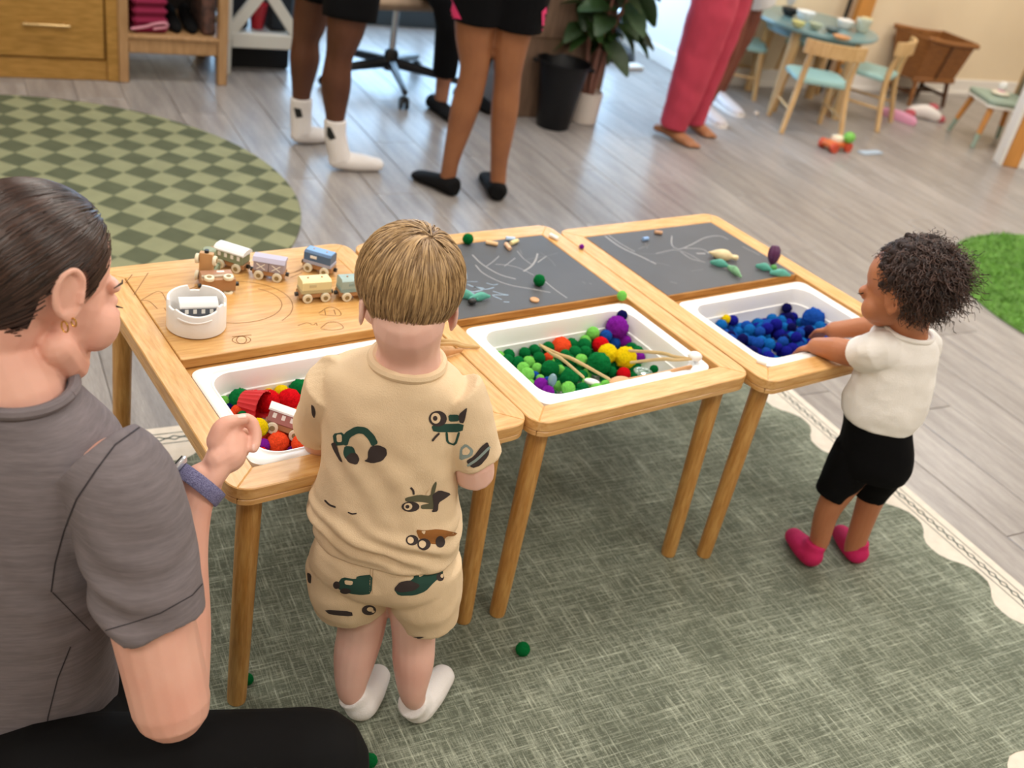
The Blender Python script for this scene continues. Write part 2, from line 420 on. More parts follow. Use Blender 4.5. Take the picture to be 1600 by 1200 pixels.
def checker_mat():
    m = bpy.data.materials.new('diamond_check'); m.use_nodes = True; nt = m.node_tree; N = nt.nodes; L = nt.links; b = N['Principled BSDF']; b.inputs['Roughness'].default_value = .95; b.inputs['Specular IOR Level'].default_value = .1
    tc = N.new('ShaderNodeTexCoord'); mp = N.new('ShaderNodeMapping'); mp.inputs['Rotation'].default_value = (0, 0, R(51)); L.new(tc.outputs['Object'], mp.inputs[0])
    ck = N.new('ShaderNodeTexChecker'); ck.inputs['Scale'].default_value = 1/.091; L.new(mp.outputs[0], ck.inputs['Vector'])
    n1 = N.new('ShaderNodeTexNoise'); n1.inputs['Scale'].default_value = 14; n1.inputs['Detail'].default_value = 6; L.new(tc.outputs['Object'], n1.inputs['Vector'])
    cols = []
    for ca, cb in (('9a9b78', '828468'), ('535845', '646852')):
        mx = N.new('ShaderNodeMix'); mx.data_type = 'RGBA'; L.new(n1.outputs['Fac'], mx.inputs[0]); mx.inputs[6].default_value = srgb(cb); mx.inputs[7].default_value = srgb(ca); cols.append(mx.outputs[2])
    L.new(cols[0], ck.inputs['Color1']); L.new(cols[1], ck.inputs['Color2']); L.new(ck.outputs['Color'], b.inputs['Base Color'])
    return m
rr = MB().prism(circ(0, 0, .935, 96), .0005, .007, .002).build('round_rug', checker_mat()); rr.location = (.113, 2.278, 0)
tag(rr, 'round olive-green rug with a diamond checkerboard pattern', 'rug')
m_turf = mat('turf', '5f8c38', .95, var=.35, vscale=30, bump=1.0, bscale=300, fine=(300, .6, (1, 1, 1)))
tf = thing('grass_mat', 'round bright-green artificial grass mat at the right', 'mat', (3.895, .392, 0))
MB().prism(circ(3.895, .392, .745, 72), .0005, .006).build('backing', m_turf, tf)
gb = MB(); rnd = random.Random(3)
for i in range(16000):
    a = rnd.uniform(0, 2*math.pi); rr_ = .745*math.sqrt(rnd.random()); x, y = 3.895+rr_*math.cos(a), .392+rr_*math.sin(a)
    if x > 4.1: continue
    t = rnd.uniform(0, 6.28); dx, dy = .0035*math.cos(t), .0035*math.sin(t); l = rnd.uniform(-.012, .012)
    gb.add([(x-dx, y-dy, .005), (x+dx, y+dy, .005), (x+l, y+rnd.uniform(-.012, .012), rnd.uniform(.014, .024))], [(0, 1, 2)])
g = gb.build('grass_blades', mat('turf_blade', '6a9c3c', .7, var=.3, vscale=20, sheen=.2), tf, smooth=False); g['kind'] = 'stuff'

# ---------------------------------------------------------------- play tables
TW, TD, TH = .536, .73, .498
m_bam = mat('bamboo', 'ddb176', .42, col2='cd9a58', vscale=3.0, stretch=(5, 45, 45), bump=.04, bscale=8, fine=(3, .25, (14, 150, 150)), coat=.15)
m_bamv = mat('bamboo_leg', 'cf9f5c', .45, col2='b7813f', vscale=3.0, stretch=(50, 50, 5), fine=(3, .25, (150, 150, 14)), coat=.1)
m_ledge = mat('bamboo_ledge', 'c2904f', .5, col2='a87436', vscale=3, stretch=(5, 45, 45))
def make_table():
    t = thing('play_table', 'x', 'table')
    RC = .036; rw = .05; gz = TH-.021
    outer = rrect(0, 0, TW, TD, RC, 8)              # starts bottom right
    n = 9
    corners = [outer[i*n:(i+1)*n] for i in range(4)]  # BR, TR(back right), BL(back left), FL
    half = 4
    def rail(pA, pB, inA, inB):
        return pA[half:]+pB[:half+1]+[inB, inA]
    inn = [(TW-rw, rw), (TW-rw, TD-rw), (rw, TD-rw), (rw, rw)]
    for i in range(4):
        j = (i+1) % 4; pts = rail(corners[i], corners[j], inn[i], inn[j])
        c = V((sum(p[0] for p in pts)/len(pts), sum(p[1] for p in pts)/len(pts)))
        ang = R(90) if i in (0, 2) else 0.0
        M = Matrix.Rotation(-ang, 4, 'Z')
        loc = [tuple((M @ V((p[0]-c.x, p[1]-c.y, 0)))[:2]) for p in pts]
        mb = MB(); mb.prism(loc, gz, TH, .0016); mb.prism(inset(loc, .0006), TH-.032, gz-.0006, .0012)
        o = mb.build('rail', m_bam, t); o.location = (c.x, c.y, 0); o.rotation_euler = (0, 0, ang)
    for (x, y, sx, sy) in ((0, 0, 1, 1), (TW, 0, -1, 1), (TW, TD, -1, -1), (0, TD, 1, -1)):
        p0 = V((x+sx*.047, y+sy*.047, TH-.031)); p1 = V((x+sx*.036, y+sy*.036, .008))
        MB().tube([p1, p1+(p0-p1)*.02, p0], [.0155, .0165, .0195], 20, 'flat').build('leg', m_bamv, t)
        lg = t.children[-1]
    lz = TH-.026
    MB().box((TW/2, .3575, TH-.039), (TW-2*rw+.004, .035, .042), .002).build('cross_rail', m_ledge, t)
    for x in (rw+.004, TW-rw-.004): MB().box((x, TD/2, lz), (.010, TD-2*rw, .014)).build('ledge', m_ledge, t)
    for y in (rw+.003, TD-rw-.003): MB().box((TW/2, y, lz), (TW-2*rw, .008, .014)).build('ledge', m_ledge, t)
    return t
TP = [(0, .008, .009), (.5364, 0, 0), (1.0778, -.0359, .0061)]
tab0 = make_table(); tabs = [tab0, copy_tree(tab0), copy_tree(tab0)]
TL = ['bamboo play table nearest the seated woman, with an engraved wooden lid', 'middle bamboo play table holding the green pompom bin', 'bamboo play table farthest right, where the curly-haired toddler stands']
for t, p, l in zip(tabs, TP, TL):
    t.location = (p[0], p[1], 0); t.rotation_euler = (0, 0, p[2]); t['label'] = l; t['group'] = 'row of bamboo play tables'
def TM(i): return Matrix.Translation(V((TP[i][0], TP[i][1], 0))) @ Matrix.Rotation(TP[i][2], 4, 'Z')
def tl(i, x, y, z=TH): return TM(i) @ V((x, y, z))

# bins
m_bin = mat('white_plastic', 'f2f2f1', .28, spec=.5)
BX0, BX1, BY0, BY1 = .0535, .4745, .0535, .339
BZ = TH-.003; BFLOOR = TH-.093
def bin_mesh():
    def rr_(d, r): return rrect(BX0+d, BY0+d, BX1-d, BY1-d, r, 7)
    prof = [(.003, -.014, .022), (.0, -.012, .022), (.0, -.002, .022), (.0025, .0, .021), (.012, .0, .036), (.0145, -.0015, .037), (.016, -.0045, .038), (.0195, -.0045, .038), (.021, -.002, .039), (.0235, -.0025, .04), (.0255, -.010, .04),
            (.0285, -.038, .04), (.032, -.0385, .04), (.035, -.080, .04), (.042, -.0885, .036), (.056, -.090, .03)]
    rs = [[(x, y, BZ+z) for x, y in rr_(d, r)] for d, z, r in prof]
    mb = MB(); mb.rings(rs, False, True)
    und = [(.003, -.014, .022), (.018, -.014, .04), (.0265, -.04, .042), (.033, -.082, .042), (.041, -.0925, .036)]
    mb.rings([[(x, y, BZ+z) for x, y in rr_(d, r)] for d, z, r in und], False, True)
    return mb
binl = ['white plastic bin of mixed red, green and yellow pompoms beside the woman', 'white plastic bin of mostly green pompoms in the middle table', 'white plastic bin heaped with blue pompoms under the toddler\'s hands']
b0 = bin_mesh().build('storage_bin', m_bin, sharp=50)
for i in range(3):
    o = b0 if i == 0 else b0.copy()
    if i: COL.objects.link(o)
    o.matrix_world = TM(i); tag(o, binl[i], 'bin', 'white bins set in the play tables')
# lids
m_slate = mat('chalkboard_slate', '4e4f53', .55, var=.10, vscale=6, bump=.05, bscale=200)
m_lid = mat('lid_wood', 'd9aa6a', .30, col2='c99552', vscale=2.2, stretch=(6, 60, 60), fine=(2, .2, (12, 120, 120)), coat=.6)
LX0, LX1, LY0, LY1 = .0515, .4845, .3655, .6785
lids = []
for i in range(3):
    t = thing('table_lid', ['varnished wooden lid engraved with roads and houses, carrying toy trains', 'chalkboard lid of the middle table with chalk sticks and green pompoms on it', 'chalkboard lid of the far right table with a wooden shell toy on it'][i], 'lid', (0, 0, 0), 'lids lying on the play tables')
    t.matrix_world = TM(i); ORG[t.name] = V((0, 0, 0)); lids.append(t)
    if i == 0:
        MB().prism(rrect(LX0-.001, LY0, LX1, LY1+.001, .004), TH-.017, TH+.002, .0012).build('slab', m_lid, t)
    else:
        MB().prism(rrect(LX0, LY0, LX1, LY1, .004), TH-.017, TH-.001, .001).build('slab', m_ledge, t)
        MB().prism(rrect(LX0+.002, LY0+.003, LX1-.002, LY1-.002, .003), TH-.0015, TH-.0002).build('slate', m_slate, t)
def marks(i, name, polys, m, z, par, px=True):
    mb = MB(); Ti = TM(i).inverted()
    for pts, wd in polys:
        q = [Ti @ AT(x, y, z) for x, y in pts]; path = [V((p.x, p.y, 0)) for p in q]
        if len(path) > 2: path, _ = spline(path, [1]*len(path), 5)
        st = stroke([(p.x, p.y) for p in path], wd); n = len(st)//2
        for k_ in range(n-1):
            a, b, c, d = st[k_], st[k_+1], st[-k_-2], st[-k_-1]
            mb.add([(a[0], a[1], z), (b[0], b[1], z), (c[0], c[1], z), (d[0], d[1], z)], [(0, 1, 2, 3)])
    o = mb.build(name, m, par, smooth=False); o['kind'] = 'stuff'; return o

# ================================================================ toys on and in the tables
# chalk marks and engraving
m_chalk = mat('chalk_mark', '9b9b9d', .95); m_chalk2 = mat('chalk_mark_faint', '6f7074', .95); m_chalkb = mat('chalk_blue', '8fa3b4', .95)
zs = TH-.0001
def C4(pts, ox=680, oy=340, s=5.0): return [(ox+x/s, oy+y/s) for x, y in pts]
marks(1, 'chalk_lines', [(C4(p), w_) for p, w_ in [
    ([(290, 290), (350, 350), (430, 405), (520, 450), (630, 480)], .0035), ([(315, 370), (370, 430), (480, 490), (600, 530), (740, 555), (900, 585)], .003),
    ([(800, 280), (785, 330), (750, 380), (690, 420)], .0045), ([(640, 260), (690, 320), (760, 370)], .002), ([(860, 500), (940, 565), (1030, 628)], .003),
    ([(500, 300), (450, 345), (400, 380)], .002), ([(470, 365), (560, 370), (660, 395), (770, 450)], .002), ([(625, 315), (580, 350), (540, 380)], .002), ([(870, 300), (800, 350)], .0025)]], m_chalk, zs, lids[1])
marks(1, 'chalk_scribble', [(C4(p), w_) for p, w_ in [
    ([(240, 430), (245, 480)], .003), ([(190, 520), (240, 560), (300, 580), (380, 555), (300, 540), (250, 520)], .004), ([(200, 540), (270, 580), (330, 605)], .003), ([(300, 540), (390, 560), (460, 545)], .003),
    ([(450, 575), (520, 595), (570, 605), (450, 605), (520, 640)], .003), ([(400, 510), (450, 525), (490, 520)], .0025), ([(220, 500), (330, 500)], .002), ([(535, 658), (580, 660)], .003)]], m_chalkb, zs, lids[1])
marks(1, 'chalk_dust', [(C4(p), w_) for p, w_ in [([(1150, 500), (1175, 515)], .004), ([(1205, 510), (1220, 522)], .004), ([(700, 330), (860, 300), (960, 275)], .002), ([(820, 270), (900, 330), (940, 380)], .002), ([(660, 250), (680, 290)], .003)]], m_chalk2, zs, lids[1])
def C6(pts): return C4(pts, 860, 330, 3.636)
marks(2, 'chalk_lines', [(C6(p), w_) for p, w_ in [
    ([(310, 140), (370, 185), (430, 220), (520, 260), (600, 300)], .005), ([(330, 135), (400, 185), (480, 230)], .003), ([(690, 140), (690, 190), (730, 215), (800, 190), (880, 150), (960, 140), (1010, 160)], .003),
    ([(760, 210), (860, 215), (900, 240)], .003), ([(600, 240), (700, 220), (780, 240), (850, 280)], .002), ([(740, 230), (800, 270), (880, 290)], .0025), ([(830, 240), (880, 240)], .006), ([(1090, 200), (1190, 250)], .002)]], m_chalk, zs, lids[2])
marks(2, 'chalk_dust', [(C6(p), w_) for p, w_ in [([(500, 215), (560, 190)], .004), ([(540, 180), (550, 210)], .004), ([(560, 280), (680, 310)], .003), ([(680, 400), (720, 410)], .006), ([(500, 240), (640, 240), (720, 200)], .002), ([(800, 340), (870, 330)], .003)]], m_chalk2, zs, lids[2])
m_eng = mat('engraving', '85592b', .7); ze = TH+.0022
def C5(pts): return C4(pts, 170, 350, 3.81)
def arc(cx, cy, rx, ry, a0, a1, n=14): return [(cx+rx*math.cos(R(a0+(a1-a0)*i/n)), cy+ry*math.sin(R(a0+(a1-a0)*i/n))) for i in range(n+1)]
marks(0, 'engraved_lines', [(C5(p), .0017) for p in [
    [(140, 300), (100, 350)], [(235, 290), (150, 420)], [(190, 455), (300, 400), (350, 470)], [(190, 455), (240, 460), (290, 505)], [(330, 500), (345, 520)],
    arc(740, 490, 355, 150, 150, 395), arc(745, 480, 285, 110, -60, 100), arc(730, 500, 290, 165, 180, 250), arc(790, 690, 55, 22, 0, 360), arc(790, 690, 30, 22, 0, 360), [(735, 670), (850, 660)],
    [(1250, 530), (1310, 495), (1365, 510), (1375, 545), (1255, 540)], [(1285, 510), (1290, 540)], [(1340, 510), (1350, 540)], [(1260, 620), (1310, 585), (1370, 590), (1395, 620), (1330, 632), (1265, 625)], [(1125, 605), (1180, 588), (1215, 600), (1235, 590), (1240, 605)],
    [(1060, 300), (1130, 280), (1160, 260), (1100, 290)], [(1080, 320), (1150, 290)]]], m_eng, ze, lids[0])

# toy train wagons
m_cha = mat('train_wood', 'b08258', .5, var=.15, vscale=20); m_whl = mat('train_wheel', 'e6dcc2', .5); m_hub = mat('train_hub', '8f7a50', .6); m_blk = mat('train_magnet', '17181a', .35)
def wagon(label, body, roof, kind='coach', Lw=.064, roofcol=None, name='toy_wagon', accent='f0eee8'):
    t = thing(name, label, 'toy train', group='wooden toy train wagons')
    mb_ = mat('wag_'+body, body, .5); mr_ = mat('wag_'+roof, roof, .5); ma_ = mat('wag_'+accent, accent, .5)
    MB().box((0, 0, .013), (Lw, .026, .010), .001).build('chassis', m_cha, t)
    if kind == 'coach':
        MB().box((0, 0, .028), (Lw-.004, .031, .020), .0012).build('body', mb_, t)
        prof = [(-.018, .038), (-.018, .041), (-.013, .0455), (-.006, .0475), (.006, .0475), (.013, .0455), (.018, .041), (.018, .038)]
        MB().rings([[(-Lw/2-.001, y, z) for y, z in prof], [(Lw/2+.001, y, z) for y, z in prof]]).build('roof', mr_, t)
        for s in (-1, 1):
            for i in range(4):
                MB().box((-Lw*.33+i*Lw*.22, s*.0157, .031), (.0062, .001, .0085), .0003).build('window', ma_, t)
    elif kind == 'crate':
        MB().box((-Lw*.235, 0, .028), (Lw*.46, .031, .020), .0012).build('body', mb_, t); MB().box((Lw*.235, 0, .028), (Lw*.46, .031, .020), .0012).build('body', mb_, t)
        prof = [(-.0165, .038), (-.010, .0455), (.010, .0455), (.0165, .038)]
        MB().rings([[(-Lw/2, y, z) for y, z in prof], [(Lw/2, y, z) for y, z in prof]]).build('roof', mr_, t)
        for s in (-1, 1):
            for cx in (-Lw*.235, Lw*.235):
                mm = MB()
                for q in (-1, 1): mm.box((cx, s*.0157, .028), (.020, .001, .0016), 0, Matrix.Rotation(q*.62, 3, 'Y'))
                mm.build('cross_brace', ma_, t)
    else:
        MB().box((0, 0, .022), (Lw-.004, .031, .008), .001).build('body', mr_, t)
        prof = [(-.0155, .026), (-.0155, .042), (-.011, .0455), (.011, .0455), (.0155, .042), (.0155, .026)]
        MB().rings([[(-Lw/2+.003, y, z) for y, z in prof], [(Lw/2-.003, y, z) for y, z in prof]]).build('load', mb_, t)
        for s in (-1, 1): MB().box((-.008, s*.0158, .035), (.014, .001, .006), .0003).build('sign', ma_, t)
        for x in (-.014, .014): MB().lathe([(.002, .0455), (.002, .047), (.0005, .0475)], 10, Matrix.Translation((x, 0, 0))).build('peg', m_cha, t)
    for x in (-Lw*.28, Lw*.28):
        for s in (-1, 1):
            M = M4((x, s*.0165, .0095), Matrix.Rotation(R(90), 3, 'X'))
            w_ = MB().lathe([(.0055, -.0032), (.0088, -.0032), (.0095, -.0022), (.0095, .0022), (.0088, .0032), (.0055, .0032)], 20, M).build('wheel', m_whl, t)
            MB().lathe([(.0046, -.0038), (.0046, .0038)], 14, M).build('hub', m_hub, w_)
    for s in (-1, 1): MB().lathe([(.0042, 0), (.0042, .006)], 12, M4((s*Lw/2, 0, .0125), Matrix.Rotation(s*R(90), 3, 'Y'))).build('magnet', m_blk, t)
    return t
zt = TH+.002
def put(t, px0, px1, near=True):                  # from the two near wheels' foot points on the lid
    a, b = AT(px0[0], px0[1], zt), AT(px1[0], px1[1], zt); d = (b-a); d.z = 0; ang = math.atan2(d.y, d.x); c = (a+b)/2; nrm = V((-math.sin(ang), math.cos(ang), 0))
    t.location = c + nrm*.0165; t.rotation_euler = (0, 0, ang)
put(wagon('sage-green toy coach with a white roof and four windows on the wooden lid', '8a9478', 'e8e8e6'), (345, 419), (367.4, 426))
put(wagon('lilac toy wagon with white crosses on its doors', 'a39aa6', 'b7b2c6', 'crate'), (406, 436.6), (430, 440.5))
put(wagon('toy wagon with a dark-blue load and light-blue lid top', '4d6a8c', 'a7a9bd', 'load'), (482, 425), (504.6, 431.4))
bl_top = mat('wag_bluetop', '7fa8d8', .5)
put(wagon('cream-yellow toy wagon beside the boy\'s ear', 'e2d6a4', 'b9ad84', 'load', accent='c8bd92'), (481, 473.4), (506.8, 471.3))
put(wagon('pale teal toy wagon half hidden behind the boy\'s head', '9db3b0', '8aa3a2', 'load', accent='8aa3a2'), (542, 470.7), (567, 468.7))
for o in bpy.data.objects:
    if o.get('label', '').startswith('toy wagon with a dark-blue'):
        MB().box((0, 0, .0455), (.056, .022, .002), .0008).build('top_panel', bl_top, o)
t = wagon('brown-pink toy wagon lying on its side with its wheels turned away', 'b08468', 'b7a58d', 'load', accent='efe6dc')
p = AT(352, 473, zt); t.location = p + V((0, .030, .0158)); t.rotation_euler = Euler((R(88), 0, R(172)), 'XYZ')
# locomotive standing on its tail, underside to the viewer
lo = thing('toy_locomotive', 'tan and sage-green toy locomotive stood on end with its wheels showing', 'toy train', group='wooden toy train wagons')
m_sage = mat('wag_8a9478', '8a9478', .5)
MB().box((0, 0, .013), (.062, .026, .011), .001).build('chassis', mat('train_tan', 'c79a68', .5), lo)
MB().box((-.018, 0, .032), (.024, .032, .030), .0015).build('cab', m_sage, lo); MB().box((-.018, 0, .048), (.028, .036, .003), .001).build('roof', m_sage, lo)
MB().lathe([(.013, -.006), (.0135, -.005), (.0135, .029), (.011, .031)], 20, M4((0, 0, .030), Matrix.Rotation(R(90), 3, 'Y'))).build('boiler', m_sage, lo)
MB().lathe([(.004, .04), (.004, .05), (.006, .052), (.006, .054)], 14, Matrix.Translation((.02, 0, 0))).build('chimney', m_cha, lo)
for x in (-.018, .018):
    for s in (-1, 1):
        M = M4((x, s*.0165, .0095), Matrix.Rotation(R(90), 3, 'X'))
        w_ = MB().lathe([(.0055, -.0032), (.0088, -.0032), (.0095, -.0022), (.0095, .0022), (.0088, .0032), (.0055, .0032)], 20, M).build('wheel', m_whl, lo)
        MB().lathe([(.0046, -.0038), (.0046, .0038)], 14, M).build('hub', m_hub, w_)
MB().lathe([(.0042, 0), (.0042, .006)], 12, M4((.031, 0, .0125), Matrix.Rotation(R(90), 3, 'Y'))).build('magnet', m_blk, lo)
p = AT(322, 441, zt); fw = (V((CAM.x, CAM.y, 0))-V((p.x, p.y, 0))).normalized(); fw = (Matrix.Rotation(R(-14), 3, 'Z') @ fw)
mz = -fw; mx_ = UP; my = mz.cross(mx_)
lo.matrix_world = M4(p+V((0, 0, .032))-mz*.012, Matrix((mx_, my, mz)).transposed())
# white round tub with notched rim, a grey coach standing in it
cup_c = tl(0, .113, .468, zt)
cup = thing('round_tub', 'white round plastic tub with a notched rim on the engraved lid', 'tub', cup_c)
mb = MB(); ro, ri, n = .0515, .0455, 72; hs = []
for j in range(n):
    a = 360*j/n
    h = .058
    if 62 < a < 88 or 176 < a < 204: h = .048
    if 205 <= a < 300: h = .052-.007*math.sin(math.pi*(a-205)/95)
    if 318 < a < 345: h = .050
    hs.append(h)
def rg(r, f): return [(cup_c.x+r*math.cos(2*math.pi*j/n), cup_c.y+r*math.sin(2*math.pi*j/n), cup_c.z+f(hs[j])) for j in range(n)]
mb.rings([rg(ro-.004, lambda h: 0), rg(ro, lambda h: .003), rg(ro, lambda h: h-.002), rg(ro-.0015, lambda h: h), rg(ri+.001, lambda h: h), rg(ri, lambda h: h-.002), rg(ri-.001, lambda h: .006), rg(.02, lambda h: .005)])
m_tub = mat('tub_white', 'ece9e6', .3); mb.build('body', m_tub, cup)
mb = MB()
for k_ in range(9):
    a = R(215+k_*8); mb.v.append(V((cup_c.x+(ro+.0012)*math.cos(a), cup_c.y+(ro+.0012)*math.sin(a), cup_c.z+.038-.004*math.sin(math.pi*k_/8))))
pts = list(mb.v); MB().tube(pts, .0016, 8).build('grip_ridge', m_tub, cup)
t = wagon('dark-grey toy coach with a pale roof standing inside the white tub', '565c66', 'dcdcdc', 'coach'); t.location = cup_c+V((.002, -.002, .008)); t.rotation_euler = (0, 0, R(-12))
t = wagon('dusty-pink toy coach with a white roof lying among the pompoms', 'a8706a', 'e4e2e0', 'coach', .068); wag_bin = t

# pompoms
PC = dict(g='0d6a35', l='7fd45e', o='f2502a', r='d3121c', y='f0cf12', p='7a1d96', n='12144f', b='1c4ea6', B='1668b4', v='1b1f8c', d='0a3f24')
PM = {}
def pom_mesh(k):
    if k in PM: return PM[k]
    b = bmesh.new(); bmesh.ops.create_icosphere(b, subdivisions=4, radius=1.0); rn = random.Random(ord(k))
    for v in b.verts: v.co *= 1+rn.gauss(0, .035)+.04*noise.noise(v.co*2.3)
    me = bpy.data.meshes.new('pompom_'+k); b.to_mesh(me); b.free(); me.shade_smooth()
    me.materials.append(mat('pompom_'+k, PC[k], .95, var=.25, vscale=9, sheen=.7, spec=.05, bump=.6, bscale=28)); PM[k] = me; return me
def pom(P, r, k, label, group, cat='pompom'):
    o = link('pompom', pom_mesh(k), None, P); o.scale = (r, r, r*.96); o.rotation_euler = (random.uniform(0, 6), random.uniform(0, 6), random.uniform(0, 6)); return tag(o, label, cat, group)
CN = dict(g='dark green', l='lime green', o='orange', r='red', y='yellow', p='purple', n='navy', b='blue', B='bright blue', v='royal blue')
def settle(items, i, it=60, tight=.86):
    Ti = TM(i).inverted(); Tm = TM(i); Q = [[Ti @ V(p), r, k, f] for p, r, k, f in items]
    for _ in range(it):
        for a in range(len(Q)):
            for b in range(a+1, len(Q)):
                d = Q[a][0]-Q[b][0]; m = (Q[a][1]+Q[b][1])*tight
                if abs(d.x) < m and abs(d.y) < m and d.length < m:
                    d = d.normalized() if d.length > 1e-6 else V((1, 0, 0)); push = (m-(Q[a][0]-Q[b][0]).length)*.5
                    wa, wb_ = (.15, 1) if Q[a][3] and not Q[b][3] else ((1, .15) if Q[b][3] and not Q[a][3] else (.5, .5)); Q[a][0] = Q[a][0]+d*push*wa*1.2; Q[b][0] = Q[b][0]-d*push*wb_*1.2
        for q in Q:
            p, r = q[0], q[1]; dz = max(0.0, BZ-p.z); inn = .0265+dz*.11
            p.x = min(max(p.x, BX0+inn+r*.9), BX1-inn-r*.9); p.y = min(max(p.y, BY0+inn+r*.9), BY1-inn-r*.9); p.z = max(p.z, BFLOOR+.006+r*.9)
            if not q[3]: p.z = min(p.z, q[0].z)
    return [(Tm @ q[0], q[1], q[2], q[3]) for q in Q]
def traced(i, lst, ox, oy, s, z):
    out = []
    for it in lst:
        x, y, rp, k = it[:4]; zz = it[4] if len(it) > 4 else z; P = AT(ox+x/s, oy+y/s, zz); dep = (P-CAM).dot(CF); out.append((P, rp/s*dep/FPX, k, True))
    return out
where = ['in the bin beside the woman', 'in the middle bin of green pompoms', 'in the heap of blue pompoms']
wh3 = ['of the woman\'s bin', 'of the middle bin', 'of the blue heap']
def tell_apart():
    by = {}
    for o in bpy.data.objects:
        if o.get('category') == 'pompom': by.setdefault(o['label'], []).append(o)
    for l, os_ in by.items():
        if 1 < len(os_) < 4:
            os_.sort(key=lambda o: (o.location-CAM).dot(CR)/(o.location-CAM).dot(CF))
            for o, w_ in zip(os_, (['left', 'right'] if len(os_) == 2 else ['left', 'central', 'right'])): o['label'] = w_+'-hand '+l
def drop(i, items):
    low = MB(); Ti = TM(i).inverted(); ic = bmesh.new(); bmesh.ops.create_icosphere(ic, subdivisions=3, radius=1.0); ic.verts.ensure_lookup_table()
    iv = [v.co.copy() for v in ic.verts]; jf = [tuple(v.index for v in f.verts) for f in ic.faces]; ic.free(); lm = []
    for P, r, k, f in items:
        if not f and P.z < [.432, .431, .424][i]:
            if k not in lm: lm.append(k)
            low.add([P+q*r for q in iv], jf, lm.index(k)); continue
        sz = 'big' if r > .0155 else 'small'; lp = Ti @ P; zx = min(2, int(3*(lp.x-BX0)/(BX1-BX0))); zy = min(2, int(3*(lp.y-BY0)/(BY1-BY0))); zn = [["front left corner", "front", "front right corner"], ["left side", "middle", "right side"], ["back left corner", "back", "back right corner"]][zy][zx]; pom(P, r, k, f"{sz} {CN[k]} pompom at the {zn} {wh3[i]}", f"{sz} {CN[k]} pompoms {where[i]}")
    for k in lm: pom_mesh(k)
    me = bpy.data.meshes.new('pompom_layer'); me.from_pydata([tuple(p) for p in low.v], [], low.f); me.update(); me.shade_smooth()
    for k in lm: me.materials.append(MT['pompom_'+k])
    me.polygons.foreach_set('material_index', low.m)
    tag(link('pompom_layer', me), 'lower layer of mixed pompoms '+where[i].replace('in the', 'under the top ones in the'), 'pompoms', kind='stuff')
L1 = [(380, 373, 45, 'l'), (487, 345, 75, 'g'), (567, 278, 47, 'r'), (710, 278, 48, 'y'), (643, 303, 32, 'y'), (843, 268, 70, 'g'), (955, 280, 38, 'y'), (690, 362, 72, 'r'), (775, 368, 76, 'r'), (882, 382, 72, 'r'), (950, 345, 36, 'p'),
      (492, 450, 42, 'o'), (440, 478, 38, 'o'), (432, 428, 28, 'n'), (512, 478, 36, 'g'), (862, 478, 52, 'o'), (725, 650, 68, 'o'), (878, 668, 64, 'o'), (935, 525, 60, 'o'), (945, 600, 55, 'o'), (995, 650, 55, 'r'), (655, 668, 45, 'p'), (632, 560, 46, 'g', .462), (640, 700, 30, 'r'), (1060, 380, 60, 'r'), (1050, 300, 45, 'g'), (1150, 340, 60, 'o'), (1180, 440, 60, 'r'), (1080, 500, 60, 'g'), (1250, 400, 50, 'y'), (1160, 560, 60, 'o')]
it = traced(0, L1, 250, 530, 4, .446)
rn = random.Random(11)
for q in range(60): it.append((tl(0, rn.uniform(.1, .43), rn.uniform(.1, .29), .416), rn.uniform(.011, .016), rn.choice('rogpr'), False))
drop(0, settle(it, 0))
L2 = [(195, 330, 30, 'l'), (255, 340, 38, 'g'), (285, 392, 38, 'g'), (337, 402, 36, 'g'), (380, 350, 36, 'g'), (425, 320, 36, 'g'), (463, 265, 38, 'g'), (465, 380, 38, 'g'), (565, 288, 60, 'o'), (520, 375, 30, 'o'), (655, 300, 40, 'g'), (735, 290, 45, 'g'), (683, 235, 36, 'l'), (727, 200, 38, 'l', .452), (755, 250, 36, 'g'),
      (680, 345, 40, 'g'), (740, 345, 38, 'g'), (620, 355, 32, 'g'), (718, 392, 38, 'l'), (650, 385, 28, 'g'), (820, 415, 72, 'g', .447), (825, 300, 52, 'r'), (855, 252, 38, 'b', .45), (815, 240, 30, 'g'), (920, 280, 36, 'b'), (940, 195, 68, 'p', .455), (963, 118, 32, 'n', .484), (990, 285, 40, 'p'), (1052, 250, 38, 'l'), (1045, 305, 36, 'g'), (1095, 305, 38, 'g'),
      (892, 358, 60, 'y', .453), (962, 378, 68, 'y', .45), (1060, 372, 36, 'p'), (960, 480, 42, 'r', .43), (905, 465, 32, 'g', .43), (405, 405, 38, 'l'), (373, 440, 38, 'l', .45), (397, 478, 42, 'l', .452), (455, 440, 32, 'l'), (592, 448, 28, 'l'), (530, 445, 56, 'g', .446), (445, 482, 24, 'b'), (470, 500, 26, 'l'), (412, 528, 28, 'l'),
      (480, 545, 46, 'p'), (515, 578, 40, 'p'), (645, 505, 58, 'g', .446), (645, 562, 42, 'l', .45), (725, 562, 38, 'g', .446), (757, 532, 38, 'l', .446), (805, 562, 40, 'l', .446), (862, 545, 36, 'l', .446), (688, 592, 35, 'g', .442), (1205, 480, 24, 'g'), (1150, 445, 26, 'g'), (515, 515, 26, 'b')]
it = traced(1, L2, 720, 460, 3.81, .442)
for q in range(105): it.append((tl(1, rn.uniform(.1, .43), rn.uniform(.1, .295), .415), rn.uniform(.0095, .0125), rn.choice('gggl'), False))
drop(1, settle(it, 1))
it = [(AT(1050+385/5, 430+338/5, .450), .0105, 'y', True), (AT(1050+1165/5, 430+350/5, .448), .026, 'b', True), (AT(1050+1215/5, 430+420/5, .44), .016, 'v', True), (AT(1050+800/5, 430+195/5, .452), .0125, 'n', True), (AT(1050+340/5, 430+262/5, .447), .013, 'v', True), (AT(1050+262/5, 430+285/5, .445), .0135, 'B', True)]
